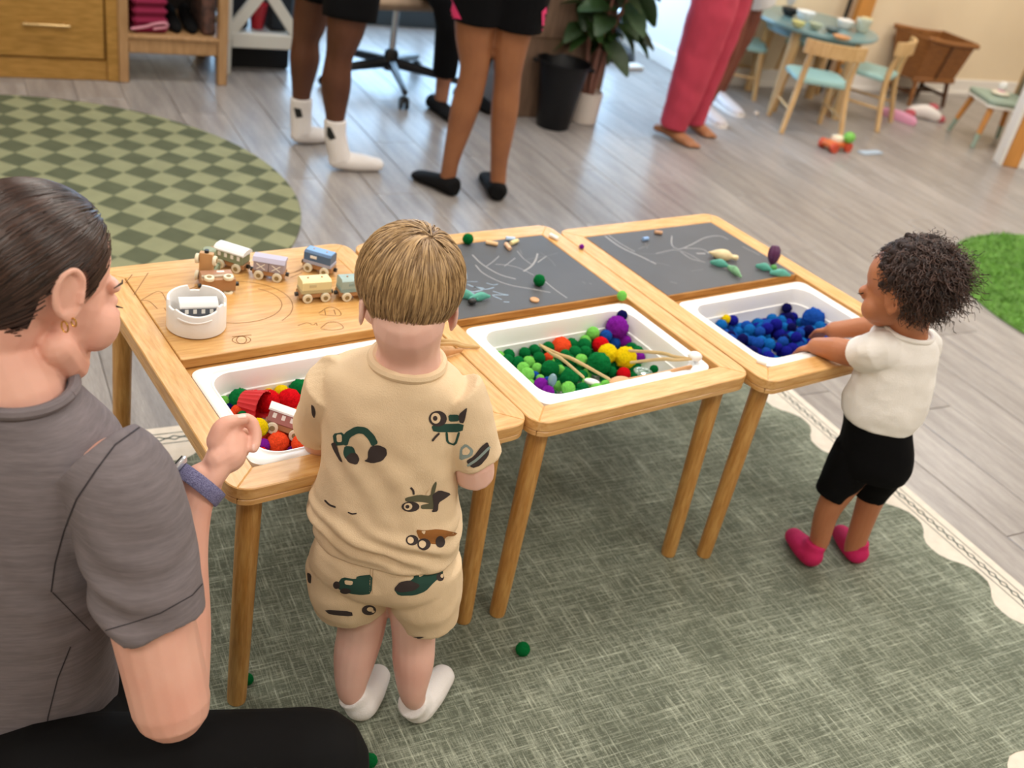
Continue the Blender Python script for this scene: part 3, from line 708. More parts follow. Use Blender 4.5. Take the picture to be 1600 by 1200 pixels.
for q in range(185):
    x, y = rn.uniform(.095, .435), rn.uniform(.095, .298); z = .410+.045*math.exp(-((x-.27)/.13)**2-((y-.20)/.09)**2)*rn.random()**.5+rn.random()*.014
    it.append((tl(2, x, y, z), rn.uniform(.0105, .0145), rn.choice('BBBbbvvvn'), False))
drop(2, settle(it, 2, 45, .84))
zb = TH
tell_apart()
pom(AT(730, 381, TH)+V((0, 0, .0125)), .0125, 'g', 'dark green pompom at the back edge of the middle chalkboard', None)
pom(AT(841, 446, TH)+V((0, 0, .0125)), .0130, 'g', 'dark green pompom in the open middle of the chalkboard', None)
pom(AT(970, 469, TH)+V((0, 0, .011)), .0112, 'l', 'lime green pompom on the rail at the corner of the middle chalkboard', None)
pom(AT(908, 389, TH)+V((0, 0, .006)), .0062, 'p', 'tiny purple pompom on the seam between two tables', None)
pom(AT(815, 1022, .006)+V((0, 0, .0135)), .0140, 'g', 'dark green pompom lying on the rug in front of the tables', None)
pom(AT(386, 1068, .006)+V((0, 0, .011)), .0110, 'g', 'dark green pompom on the rug behind the near table leg', None)
pom(AT(577, 1196, .006)+V((0, 0, .0125)), .0125, 'g', 'dark green pompom on the rug at the bottom edge by the black knee', None)

# silicone cup in the first bin
m_sil = mat('red_silicone', 'c3161d', .5)
cc = AT(250+590/4, 530+415/4, .452); ax = (RH*.95-FH*.2+V((0, 0, .12))).normalized()
MB().lathe([(.006, -.022), (.022, -.021), (.030, .018), (.0285, .019), (.021, -.017), (.004, -.018)], 60, M4(cc, Matrix((ax.orthogonal().normalized(), ax.cross(ax.orthogonal().normalized()), ax)).transposed()), rib=(20, .035)).build('baking_cup', m_sil)
tag(bpy.data.objects['baking_cup'], 'red ribbed silicone baking cup lying among the pompoms', 'cup')
wag_bin.matrix_world = M4(AT(250+765/4, 530+560/4, .452)+V((0, 0, -.012)), (Matrix.Rotation(R(-33), 3, 'Z') @ Matrix.Rotation(R(14), 3, 'Y') @ Matrix.Rotation(R(-22), 3, 'X')))

# tongs and spoons
m_tong = mat('tong_wood', 'dcc08e', .6, var=.12, vscale=30); m_spoon = mat('spoon_wood', 'cf9f72', .55, var=.12, vscale=25)
def tongs(name, label, tip, ends, wd, th, m, cat='tongs'):
    t = thing(name, label, cat, tip)
    for e_ in ends:
        d = (e_-tip); s = d.cross(UP).normalized(); mid = (tip+e_)/2+V((0, 0, .004))
        MB().tube([tip, tip+d*.3+s*0, mid, e_], [wd*.7, wd*.9, wd, wd*.8], 8, 'round', th/wd, None, 4).build('arm', m, t)
    return t
a = AT(720+470/3.81, 460+300/3.81, .470); tongs('wooden_tongs', 'pale wooden tongs open in a V over the green pompoms', a, [AT(720+885/3.81, 460+505/3.81, .492), AT(720+730/3.81, 460+492/3.81, .478)], .0042, .0016, m_tong)
a = AT(720+1385/3.81, 460+385/3.81, .505)
t = tongs('wooden_tongs', 'wooden tongs with a white end cap holding a yellow pompom', a, [AT(720+1005/3.81, 460+335/3.81, .474), AT(720+1015/3.81, 460+405/3.81, .474)], .0042, .0016, m_tong)
MB().ell(AT(720+1395/3.81, 460+368/3.81, .506), (.015, .014, .009), None, 20).build('end_cap', m_tub, t)
t = thing('wooden_spoon', 'wooden spoon with its bowl down in the green pompoms', 'spoon', AT(720+950/3.81, 460+515/3.81, .475))
b_ = AT(720+945/3.81, 460+515/3.81, .472); h_ = AT(720+1365/3.81, 460+432/3.81, .500)
MB().tube([b_+(h_-b_)*.12, b_+(h_-b_)*.5+V((0, 0, -.002)), h_], [.0035, .0042, .0048], 10, 'round', .6, None, 5).build('handle', m_spoon, t)
dx = (h_-b_).normalized(); MB().ell(b_, (.021, .015, .005), frame(dx), 18).build('bowl', m_spoon, t)
a = AT(440+1230/4, 330+850/4, TH+.004)
t = tongs('wooden_tongs', 'pale wooden tongs lying across the rail right of the boy', a, [AT(440+900/4, 330+800/4, .512), AT(440+905/4, 330+832/4, .506)], .0045, .0018, m_tong)
t = thing('wooden_scoop', 'brown wooden scoop by the boy\'s right shoulder', 'scoop', AT(690, 548, TH))
mb = MB(); p0 = AT(440+1125/4, 330+870/4, TH+.006); p1 = AT(440+1000/4, 330+890/4, TH+.012); p2 = AT(440+930/4, 330+905/4, TH+.012); p3 = AT(440+985/4, 330+760/4, TH+.03)
mb.tube([p0, p1, p2], [.004, .010, .013], 12, 'round', .35, None, 4); mb.tube([p2, (p2+p3)/2+V((.006, 0, 0)), p3], [.012, .011, .004], 12, 'round', .3, None, 4); mb.build('bowl', m_spoon, t)
# clear scoop and glassy bits
m_glass = mat('clear_plastic', 'cfe6e0', .08, trans=.85)
t = thing('clear_scoop', 'clear plastic scoop half buried at the front of the green bin', 'scoop', AT(720+1080/3.81, 460+460/3.81, .455))
MB().ell(AT(720+1085/3.81, 460+460/3.81, .452), (.020, .013, .008), frame(RH), 18).build('bowl', m_glass, t)
t2 = thing('clear_scoop', 'clear pale-blue plastic scoop standing among lime pompoms at the left', 'scoop', AT(720+545/3.81, 460+505/3.81, .46)); MB().ell(AT(720+545/3.81, 460+510/3.81, .459), (.009, .009, .014), None, 16).build('bowl', mat('clear_blue', 'a9cdd6', .1, trans=.6), t2)
MB().ell(AT(720+780/3.81, 460+520/3.81, .456), (.016, .008, .006), frame(RH), 14).build('plastic_egg', m_tub); tag(bpy.data.objects['plastic_egg'], 'white plastic egg shape between lime pompoms at the bin front', 'toy')
# chalk sticks
def chalk(px, ang, col, label, L_=.028, z=TH):
    p = AT(px[0], px[1], z)+V((0, 0, .005)); d = V((math.cos(R(ang)), math.sin(R(ang)), 0))*L_/2
    o = MB().tube([p-d, p-d*.9, p+d*.9, p+d], [.0042, .005, .005, .0042], 14, 'flat').build('chalk_stick', mat('chalk_'+col, col, .9), None, org=p); tag(o, label, 'chalk', 'chalk sticks on the lids')
chalk((768, 383), -38, 'e9c193', 'peach chalk stick alone near the back of the middle chalkboard'); chalk((793, 388), 78, 'e6bd9c', 'short pink-tan chalk piece touching a yellow one')
chalk((803, 381), 22, 'ead9a0', 'pale yellow chalk stick beside the pink-tan piece'); chalk((797, 376), -20, 'b9d0ec', 'light-blue chalk piece behind the yellow one', .022)
chalk((865, 373), -75, 'f4efe9', 'white chalk stick on the wooden rail', .026); chalk((1008, 376), 5, '8fb0dd', 'light-blue chalk stub on the right chalkboard', .018); chalk((1028, 366), -30, 'c49a7a', 'brown chalk stub at the back of the right chalkboard', .02)
chalk((1189, 570), -60, 'f0ebe4', 'white chalk stub on the front left rim of the blue bin', .02, BZ)
pm = AT(835, 470, TH); o = MB().lathe([(.009, 0), (.010, .001), (.010, .0035), (.009, .0045)], 24, Matrix.Translation(pm)).build('wooden_disc', m_spoon, None, org=pm); tag(o, 'round wooden disc on the front of the middle chalkboard', 'disc')
# teal tweezers, shell toy, purple scoop
m_teal = mat('teal_plastic', '5fb3a3', .3, var=.2, vscale=40); m_tealg = mat('teal_green', '8fc79a', .35, var=.3, vscale=60); m_pur = mat('dark_purple', '54224f', .45)
def leafy(name, label, px_list, z, m, r=.011):
    t = thing(name, label, 'toy', AT(*px_list[0][:2], z))
    for (x, y, dx_, dy_, k) in px_list:
        p = AT(x, y, z)+V((0, 0, .007)); q = AT(x+dx_, y+dy_, z)+V((0, 0, .007))
        MB().tube([p, (p+q)/2+V((0, 0, .003)), q], [r*.55*k, r*k, r*.35*k], 12, 'round', .45, None, 4).build('blade', m if k <= 1 else m_tealg, t)
    return t
t = leafy('toy_plane', 'teal plastic toy with two wings beside the boy\'s ear on the chalkboard', [(712, 462, 32, 10, 1), (735, 472, 28, -4, 1)], TH, m_teal)
MB().ell(AT(737, 476, TH)+V((0, 0, .008)), (.010, .008, .007), None, 14).build('wheel', m_blk, t)
leafy('leaf_tweezers', 'mottled teal-green plastic leaf toy in front of the wooden shell', [(1112, 414, 24, 6, 1), (1138, 422, 18, 14, 1.02)], TH, m_teal)
t = thing('shell_toy', 'pale wooden shell-shaped toy with a knob on the right chalkboard', 'toy', AT(1130, 404, TH))
p = AT(1106, 401, TH)+V((0, 0, .012)); q = AT(1146, 408, TH)+V((0, 0, .010)); d = (q-p)
MB().tube([p, p+d*.25, p+d*.5, p+d*.72, p+d*.9], [.002, .010, .0145, .013, .006], 20, 'round', 1.0, None, 5).build('shell', mat('pale_wood', 'e6d2a6', .5, var=.1, vscale=30), t)
MB().tube([p+d*.86, p+d*1.05], [.0055, .007], 14).build('knob', mat('pale_wood', 'e6d2a6'), t)
t = leafy('petal_scoop', 'purple ribbed tulip toy with teal leaves at the corner of the right chalkboard', [(1183, 420, 20, 6, 1), (1205, 430, 27, 4, 1)], TH, m_teal)
c_ = AT(1205, 418, TH)+V((0, 0, .008)); axz = (V((.1, .25, 1))).normalized()
MB().lathe([(.004, 0), (.011, .010), (.0145, .024), (.013, .038), (.008, .047), (.006, .046)], 40, M4(c_, Matrix((axz.orthogonal().normalized(), axz.cross(axz.orthogonal().normalized()), axz)).transposed()), rib=(8, .09)).build('petals', m_pur, t)
MB().ell(AT(1207, 424, TH)+V((0, 0, .010)), (.008, .008, .008), None, 16).build('green_ball', mat('leaf_green', '4f9a4c', .5), t)

# ================================================================ people
RHO = R(11.5); CT, ST = math.cos(RHO), math.sin(RHO)
def skin(name, col, red, sss=.12):
    return mat('skin_'+name, col, .5, col2=red, vscale=9, sss=sss, spec=.35, bump=.05, bscale=220, lo=.2, hi=.6)
def secpx(cx, cy, hw, hd, base, s=0.0, depth_axis=None):     # a body section seen as a row hw pixels to each side of (cx, cy)
    a = PLN(cx-hw*CT, cy-hw*ST, base, s); b = PLN(cx+hw*CT, cy+hw*ST, base, s); d = b-a
    return ((a+b)/2, d.normalized(), V(depth_axis) if depth_axis is not None else FH, d.length/2, hd)
def folds(amp, sc, off=0.0, ridge=0.0, rs=14.0):
    def f(p, n):
        v = amp*nz(p, sc, off)+amp*.5*nz(p, sc*2.3, off+3)
        if ridge: v += ridge*(1-abs(nz((p.x, p.y, p.z*1.9), rs, off+9))*3.2)
        return v
    return f
def strands(name, paths, w0, w1, m, parent, centre, n=3):
    mb = MB(); c = V(centre)
    for P in paths:
        L_ = len(P); b0 = len(mb.v)
        for i, p in enumerate(P):
            t = (P[min(i+1, L_-1)]-P[max(i-1, 0)]); t = t.normalized() if t.length > 1e-9 else UP
            o_ = (p-c); sd = t.cross(o_); sd = sd.normalized() if sd.length > 1e-9 else t.orthogonal().normalized(); nn = sd.cross(t).normalized()
            w_ = w0+(w1-w0)*i/(L_-1)
            mb.v += [p+sd*w_, p+nn*w_*.7, p-sd*w_]
        for i in range(L_-1):
            k0 = b0+i*3
            for a_, b_ in ((0, 1), (1, 2)): mb.f.append((k0+a_, k0+b_, k0+3+b_, k0+3+a_)); mb.m.append(0)
    me = bpy.data.meshes.new(name); o3 = ORG.get(parent.name, V((0, 0, 0))); me.from_pydata([tuple(p-o3) for p in mb.v], [], mb.f); me.update(); me.shade_smooth(); me.materials.append(m)
    return link(name, me, parent)
def hair_mat(name, dark, light, rough=.42):
    m = bpy.data.materials.new(name); m.use_nodes = True; nt = m.node_tree; N = nt.nodes; L = nt.links; b = N['Principled BSDF']; b.inputs['Roughness'].default_value = rough; b.inputs['Specular IOR Level'].default_value = .45
    g = N.new('ShaderNodeNewGeometry'); rp = N.new('ShaderNodeValToRGB'); L.new(g.outputs['Random Per Island'], rp.inputs[0])
    rp.color_ramp.elements[0].color = srgb(dark); rp.color_ramp.elements[1].color = srgb(light); L.new(rp.outputs[0], b.inputs['Base Color']); return m
def ear(mb, c, fwd, up, out, s, thick=.13):                  # helix, lobe and bowl of one ear
    c = V(c); pts = []
    for a, r in ((-150, .75), (-110, .85), (-70, .9), (-30, 1), (10, 1.05), (50, 1.08), (90, 1.08), (125, .98), (155, .8)):
        pts.append(c + (V(up)*math.sin(R(a))*1.15*r - V(fwd)*math.cos(R(a))*.72*r)*s + V(out)*(.24*s*(1 if -60 < a < 90 else .6)))
    mb.tube(pts, [s*.18]*2+[s*.165]*6+[s*.15], 8, 'round', 1, None, 3)
    mb.ell(c+V(out)*s*.02, (s*(.64+.5*(thick-.13)), s*1.0, s*thick), Matrix((-V(fwd), V(up), V(out))).transposed(), 14)
    mb.ell(c-V(up)*s*.95-V(fwd)*s*-.05+V(out)*s*.12, (s*.38, s*.38, s*.2), Matrix((-V(fwd), V(up), V(out))).transposed(), 12)
    mb.tube([c+V(fwd)*s*.5+V(up)*s*.25+V(out)*s*.2, c+V(fwd)*s*.5-V(up)*s*.2+V(out)*s*.25], s*.16, 8)
def head_frame(fwd_h, pitch_down, roll=0.0):       # columns: right, forward, up
    f = V(fwd_h).normalized(); r = f.cross(UP).normalized(); q = Matrix.Rotation(-pitch_down, 3, r); f2 = q @ f; u2 = r.cross(f2)
    if roll: q2 = Matrix.Rotation(roll, 3, f2); r = q2 @ r; u2 = q2 @ u2
    return Matrix((r, f2, u2)).transposed()
def head_prims(mb, c, Mh, s, child=False):
    def E(p, r, n=20): mb.ell(V(c)+Mh @ (V(p)*s), [x*s for x in r], Mh, n)
    def T(ps, rs, sq=1.0): mb.tube([V(c)+Mh @ (V(p)*s) for p in ps], [x*s for x in rs], 10, 'round', sq, None, 3)
    if child:
        E((0, -.012, .020), (.072, .086, .074), 26); E((0, .030, -.028), (.058, .052, .052), 22); E((0, .048, -.062), (.034, .032, .022))
        for q in (-1, 1): E((q*.036, .050, -.038), (.027, .026, .027)); E((q*.027, .074, -.004), (.018, .010, .012))
        T([(0, .079, -.004), (0, .084, -.022)], [.006, .0085]); T([(-.015, .077, -.047), (0, .084, -.046), (.015, .077, -.047)], [.005, .007, .005])
    else:
        E((0, -.018, .028), (.073, .094, .084), 28); E((0, .036, -.030), (.059, .057, .073), 24); E((0, .052, -.088), (.034, .036, .026)); T([(-.052, .012, -.062), (-.034, .045, -.090), (0, .066, -.098), (.034, .045, -.090), (.052, .012, -.062)], [.022, .023, .021, .023, .022])
        for q in (-1, 1): E((q*.037, .064, -.036), (.028, .028, .034)); E((q*.028, .071, .016), (.022, .011, .010)); E((q*.031, .074, -.004), (.014, .012, .010))
        T([(0, .084, .008), (0, .098, -.018), (0, .106, -.034)], [.007, .008, .012]); T([(-.022, .082, -.062), (0, .093, -.060), (.022, .082, -.062)], [.006, .009, .006]); T([(-.02, .082, -.071), (0, .092, -.071), (.02, .082, -.071)], [.006, .009, .006])

# ---------------------------------------------------------------- the boy
sk_boy = skin('boy', 'eec3b4', 'e2aa9b'); m_shirt = mat('sand_jersey', 'e4cba8', .9, var=.05, vscale=10, bump=.25, bscale=500, sheen=.15)
m_sock = mat('white_sock', 'e9e5e4', .9, bump=.3, bscale=350, sheen=.2)
BB = (.265, -.098)
boy = thing('person', 'blond child in a sand-coloured outfit printed with diggers, standing at the first table', 'person', (.26, -.09, 0))
hM = head_frame(Matrix.Rotation(R(16), 3, 'Z') @ FH, R(20)); hc = PLN(638, 455, BB, .0); HS = .89
B = MB(); head_prims(B, hc, hM, HS, True)
B.tube([hc+hM @ V((0, -.022, -.035)), PLN(639, 540, BB, -.01), PLN(636, 580, BB, -.005)], [.050, .043, .050], 14, 'round', 1, None, 4)
for q, px in ((-1, (563, 470)), (1, (703, 495))):
    ear(B, hc+hM @ V((q*.0665*HS, -.010, -.022)), hM @ V((0, 1, 0)), hM @ V((0, 0, 1)), hM @ V((q*.70, -.71, 0)), .0215, .30)
loft(B, [secpx(632, 578, 60, .045, BB), secpx(618, 620, 96, .058, BB), secpx(612, 700, 94, .064, BB), secpx(606, 790, 98, .07, BB), secpx(604, 880, 98, .066, BB)], 4)
kR, aR = PLN(647, 985, BB, .005), PLN(645, 1085, BB, -.015); kL, aL = PLN(566, 968, BB, .01), PLN(549, 1082, BB, -.02)
B.tube([PLN(650, 880, BB), kR, (kR+aR)/2+V((0, 0, 0)), aR, V((.303, -.119, .042))], [.052, .0375, .0350, .0225, .016], 16, 'round', 1, None, 4)
B.tube([PLN(560, 880, BB), kL, (kL+aL)/2-RH*.003, aL, V((.224, -.064, .045))], [.054, .0415, .0365, .0235, .018], 16, 'round', 1, None, 4)
shR, shL = PLN(716, 628, BB), PLN(520, 608, BB); eR = PLN(742, 738, BB, .0); eL = PLN(500, 690, BB, .07)
wR = V((.335, .025, .548)); wL = V((.215, .085, .540))
B.tube([shR-UP*.006, eR, eR+(wR-eR)*.5, wR], [.030, .0300, .026, .019], 12, 'round', 1, None, 4); B.tube([shL-UP*.006, eL, wL], [.030, .027, .019], 12, 'round', 1, None, 4)
def small_hand(B, w, d, up, s):
    d = d.normalized(); sd = d.cross(up).normalized(); B.ell(w+d*.024*s, (.026*s, .021*s, .011*s), Matrix((d, sd, d.cross(sd))).transposed(), 12)
    for i, (o_, l_) in enumerate(((-.016, .024), (-.0055, .029), (.0055, .027), (.016, .021))):
        p0 = w+d*.042*s+sd*o_*s; p1 = p0+d*l_*.55*s-up*.004*s; p2 = p1+d*l_*.4*s-up*.012*s; B.tube([p0-d*.01*s, p0, p1, p2], [.0062*s, .0062*s, .0058*s, .0050*s], 7, 'round', 1, None, 2)
    p0 = w+d*.014*s-sd*.018*s; B.tube([p0, p0+d*.014*s-sd*.010*s, p0+d*.027*s-sd*.008*s-up*.006*s], [.0075*s, .0066*s, .0054*s], 7, 'round', 1, None, 2)
small_hand(B, wR, V((-.05, .06, -.03)), UP, .95); small_hand(B, wL, V((.03, .06, -.04)), UP, .95)
body_boy = blob('body', B, .0035, sk_boy, boy, 5)
BV['boy_body'] = BV['body']
# shirt
B = MB()
loft(B, [secpx(637, 563, 54, .050, BB), secpx(632, 574, 84, .056, BB), secpx(622, 592, 110, .064, BB), secpx(615, 630, 112, .072, BB), secpx(613, 680, 109, .076, BB), secpx(610, 730, 107, .079, BB), secpx(605, 770, 113, .084, BB), secpx(602, 792, 120, .090, BB), secpx(604, 812, 116, .086, BB), secpx(606, 824, 114, .084, BB), secpx(607, 838, 113, .084, BB)], 6, 2.4, 40)
d_ = (eR-shR).normalized(); B.tube([PLN(708, 612, BB), shR, PLN(744, 716, BB, .0)], [.042, .0445, .0395], 22, 'flat', 1, None, 4); B.tube([PLN(527, 600, BB), shL, PLN(502, 668, BB, .055)], [.042, .0435, .042], 22, 'flat', 1, None, 4)
def boy_fold(p, n):
    v = .0022*nz(p, 16, 2)+.0013*nz(p, 38, 5)
    k = math.exp(-((p.z-.445)/.035)**2); v += k*.004*math.sin((p.z*1.0+.35*(p-V((.24, -.08, .4))).dot(RH)+.02*nz(p, 14, 1))*190)
    k2 = math.exp(-((p.z-.56)/.06)**2); v += k2*.0016*math.sin(((p-V((.24, -.08, .4))).dot(RH)*.9+p.z*.6)*120+4*nz(p, 9, 7))
    return v
shirt = blob('shirt', B, .0033, m_shirt, boy, 3, disp=boy_fold); bv_shirt = BV['shirt']
nb = [secpx(637, 562, 51+3*0, .047, BB)]
cen = secpx(637, 560, 55, .050, BB); ring = section(cen[0], cen[1], cen[2], cen[3], cen[4], 40, 2.2); MB().tube([V(p)+V((0, 0, -.002)) for p in ring]+[V(ring[0])], .0075, 8, 'flat', 1.0, None, 1).build('neckband', m_shirt, shirt)
# shorts
B = MB()
loft(B, [secpx(605, 828, 103, .078, BB), secpx(603, 852, 111, .083, BB), secpx(600, 880, 115, .080, BB), secpx(599, 900, 108, .066, BB), secpx(600, 914, 92, .045, BB)], 5, 2.5, 36)
B.tube([PLN(545, 875, BB), PLN(546, 910, BB, .0), PLN(549, 938, BB, .005)], [.066, .0675, .0610], 28, 'flat', 1, None, 5)
B.tube([PLN(656, 880, BB), PLN(664, 925, BB), PLN(672, 968, BB, .0)], [.066, .0620, .0470], 28, 'flat', 1, None, 5)
shorts = blob('shorts', B, .0033, m_shirt, boy, 3, disp=folds(.0028, 17, 4, .0008, 10)); bv_sh = BV['shorts']
# socks
def sock(parent, heel, toe, ank, r, m, name='sock', top=.055):
    heel, toe, ank = V(heel), V(toe), V(ank); d = (toe-heel); B = MB()
    B.tube([heel+d*.16+V((0, 0, r*1.02)), heel+d*.5+V((0, 0, r*.92)), heel+d*.86+V((0, 0, r*.78))], [r*1.02, r, r*.80], 14, 'round', 1.08, None, 4)
    B.tube([heel+d*.22+V((0, 0, r)), V((ank.x, ank.y, top))], [r*1.02, r*.98], 14, 'flat')
    return blob(name, B, .0035, m, parent, 4)
sock(boy, (.281, -.132, .0068), (.392, -.066, .0068), (aR.x, aR.y, 0), .0275, m_sock, top=.062)
sock(boy, (.198, -.086, .0068), (.282, -.016, .0068), (aL.x, aL.y, 0), .0275, m_sock, top=.062)
# hair
hm_boy = hair_mat('blond_hair', '6f5334', 'cba878', .40); hm_boyb = mat('blond_base', '80613c', .6)
B = MB(); B.ell(hc+hM @ V((0, -.0115, .021)), (.0665, .0785, .0690), hM, 32)
capm = blob('hair', B, .004, hm_boyb, boy, 2)
def boy_line(l):                                   # lower limit of the hair in head space
    a = abs(math.degrees(math.atan2(l.x, -l.y)))  # 0 at the nape, 90 over the ear
    if a < 45: return -.058+.006*a/45
    if a < 75: return -.052+.046*(a-45)/30
    if a < 100: return -.006+.010*(a-75)/25
    return .004+.040*(a-100)/80
rn = random.Random(5); paths = []
rad = V((.0665, .0785, .0690)); off = V((0, -.0115, .021)); wh = V((.010, -.040, .057))
for i in range(7500):
    d = V((rn.gauss(0, 1), rn.gauss(0, 1), rn.gauss(0, 1))).normalized(); l = V((d.x*rad.x, d.y*rad.y, d.z*rad.z))+off
    if l.z < boy_line(l)+.012: continue
    P = []; cur = d.copy(); swirl = rn.gauss(.25, .12); lift = rn.uniform(.001, .0055); L_ = rn.uniform(.045, .075); steps = 8
    wd = V(((wh.x-off.x)/rad.x, (wh.y-off.y)/rad.y, (wh.z-off.z)/rad.z)).normalized()
    wob = rn.gauss(0, .12)
    for k in range(steps):
        l = V((cur.x*rad.x, cur.y*rad.y, cur.z*rad.z))+off
        if l.z < boy_line(l)-rn.uniform(0, .012) and k > 1: break
        P.append(hc+hM @ (l+cur*(.002+lift*math.sin(math.pi*min(1, (k+1)/steps)*.9))))
        g = cur-wd; g = g-cur*g.dot(cur); g = g.normalized() if g.length > 1e-5 else cur.orthogonal(); g = g+cur.cross(g)*(swirl+wob)*.6; dwn = V((0, 0, -1)); dwn = dwn-cur*dwn.dot(cur); g = (g+dwn*.8).normalized(); cur = (cur+g*(L_/steps/.08)).normalized()
    if len(P) > 2: paths.append(P)
strands('hair_strands', paths, .0009, .0003, hm_boy, capm, hc+hM @ off)

# prints on the boy's clothes (outlines in photo pixels, laid on the cloth)
pg, pk, po, pb, py = mat('print_green', '23483e', .9), mat('print_dark', '3a302f', .9), mat('print_olive', '5c5b45', .9), mat('print_blue', '8d9c98', .9), mat('print_ochre', '96602a', .9); pc = m_shirt
def D(pts, ox=440, oy=600, s=4.0): return [(ox+x/s, oy+y/s) for x, y in pts]
def blb(cx, cy, rx, ry, n=14, rot=0):
    return [(cx+rx*math.cos(a)*math.cos(rot)-ry*math.sin(a)*math.sin(rot), cy+rx*math.cos(a)*math.sin(rot)+ry*math.sin(a)*math.cos(rot)) for a in [2*math.pi*i/n for i in range(n)]]
def chaik(P, it=1, q=.82):
    for _ in range(it):
        Q = []
        for i in range(len(P)):
            a, b = P[i], P[(i+1) % len(P)]; Q += [(a[0]*q+b[0]*(1-q), a[1]*q+b[1]*(1-q)), (a[0]*(1-q)+b[0]*q, a[1]*(1-q)+b[1]*q)]
        P = Q
    return P
def print_on(bv, par, items, ox, oy, s, nm):
    for j, (m_, polys) in enumerate(items):
        for p in polys: decal(nm, [chaik(D(p, ox, oy, s))], bv, m_, par, .0006+.0003*j)
print_on(bv_shirt, shirt, [
    (pg, [stroke([(390, 380), (410, 320), (470, 285), (520, 290), (560, 330), (585, 380)], 46), [(395, 385), (450, 390), (470, 450), (400, 470), (385, 430)], [(320, 310), (390, 300), (395, 380), (330, 385)]]),
    (pk, [[(540, 420), (560, 385), (610, 380), (655, 400), (660, 440), (630, 480), (570, 495), (515, 480), (540, 465)], [(400, 460), (430, 430), (470, 430), (490, 470), (470, 505), (420, 490)], [(310, 370), (340, 360), (360, 430), (385, 490), (365, 480), (325, 410)]]),
    (pc, [[(345, 315), (378, 312), (380, 360), (350, 362)]])], 440, 600, 4.0, 'digger_print')
print_on(bv_shirt, shirt, [
    (pg, [[(935, 265), (960, 250), (1140, 245), (1130, 300), (950, 300)], [(1040, 190), (1110, 190), (1110, 232), (1045, 235)], stroke([(1030, 300), (1035, 365), (1085, 380), (1110, 300)], 16)]),
    (pk, [blb(975, 215, 57, 50), [(1105, 190), (1150, 150), (1160, 150), (1140, 245), (1110, 240)], stroke([(985, 305), (960, 330), (940, 355)], 14)]),
    (pc, [blb(962, 212, 30, 34)]), (pk, [blb(958, 212, 14, 16)])], 440, 600, 4.0, 'tractor_print')
print_on(bv_shirt, shirt, [
    (po, [[(770, 710), (860, 690), (930, 700), (940, 640), (965, 605), (970, 625), (945, 720), (960, 780), (930, 780), (870, 780), (870, 755), (930, 745), (870, 735), (775, 735)]]),
    (pk, [blb(805, 765, 56, 33), [(940, 690), (985, 660), (1060, 685), (1020, 715), (980, 740), (975, 795), (935, 800), (950, 770), (945, 720)], stroke([(825, 690), (822, 665), (805, 645)], 14)]),
    (pc, [blb(790, 763, 26, 23), [(895, 690), (935, 640), (925, 695)]]), (pk, [blb(786, 763, 12, 12)])], 440, 600, 4.0, 'tractor_print')
print_on(bv_shirt, shirt, [
    (py, [[(838, 908), (890, 915), (980, 905), (1100, 930), (1080, 950), (1030, 950), (1000, 1000), (930, 1000), (860, 970)]]),
    (pk, [blb(815, 975, 40, 34), blb(888, 1000, 42, 38), blb(990, 985, 30, 38)]), (pc, [blb(805, 975, 20, 22), blb(878, 1000, 22, 24), [(870, 918), (900, 915), (890, 940)]])], 440, 600, 4.0, 'dumper_print')
print_on(bv_shirt, shirt, [
    (pb, [[(1115, 400), (1150, 370), (1200, 410), (1190, 450), (1110, 480)]]), (pk, [[(1150, 480), (1200, 450), (1245, 390), (1285, 358), (1300, 400), (1290, 450), (1240, 510), (1190, 525)]]),
    (pb, [stroke([(1160, 510), (1220, 470), (1300, 390)], 16)]), (pc, [[(1130, 405), (1155, 388), (1180, 415), (1165, 440), (1130, 440)]])], 440, 600, 4.0, 'loader_print')
print_on(bv_shirt, shirt, [(pk, [[(185, 125), (205, 140), (215, 180), (205, 215), (190, 190)], stroke([(270, 725), (300, 755), (340, 770)], 12), stroke([(415, 800), (440, 812), (470, 808)], 9)])], 440, 600, 4.0, 'sleeve_print')
print_on(bv_sh, shorts, [
    (pg, [[(345, 215), (380, 165), (465, 180), (470, 160), (570, 148), (562, 270), (500, 278), (430, 270), (360, 245)]]), (pk, [blb(345, 215, 22, 24), blb(400, 252, 34, 18)]), (pc, [[(395, 182), (450, 190), (442, 215), (398, 210)]])], 440, 860, 4.0, 'truck_print')
print_on(bv_sh, shorts, [
    (pg, [[(700, 240), (740, 195), (820, 185), (840, 120), (880, 80), (945, 65), (1000, 90), (1010, 150), (950, 200), (900, 255), (830, 280), (730, 282)]]),
    (pk, [[(700, 240), (740, 195), (800, 185), (870, 215), (830, 250), (740, 262)], blb(990, 165, 24, 26)]), (pc, [[(855, 150), (885, 100), (890, 150), (860, 165)], [(900, 90), (940, 82), (945, 130), (905, 140)], blb(1000, 158, 10, 12)])], 440, 860, 4.0, 'roadroller_print')
print_on(bv_sh, shorts, [
    (pk, [[(265, 368), (440, 380), (445, 412), (300, 400)], blb(545, 372, 45, 32), [(785, 540), (900, 538), (860, 552), (800, 550)], [(160, 135), (188, 150), (185, 210), (165, 195)]]), (pc, [blb(552, 366, 20, 14), blb(570, 380, 10, 8)])], 440, 860, 4.0, 'hem_print')
print_on(bv_sh, shorts, [(mat('seam', 'bfa17c', .9), [stroke([(580, 0), (572, 120), (565, 270)], 5), stroke([(562, 0), (555, 120), (550, 270)], 4)])], 440, 860, 4.0, 'seam')

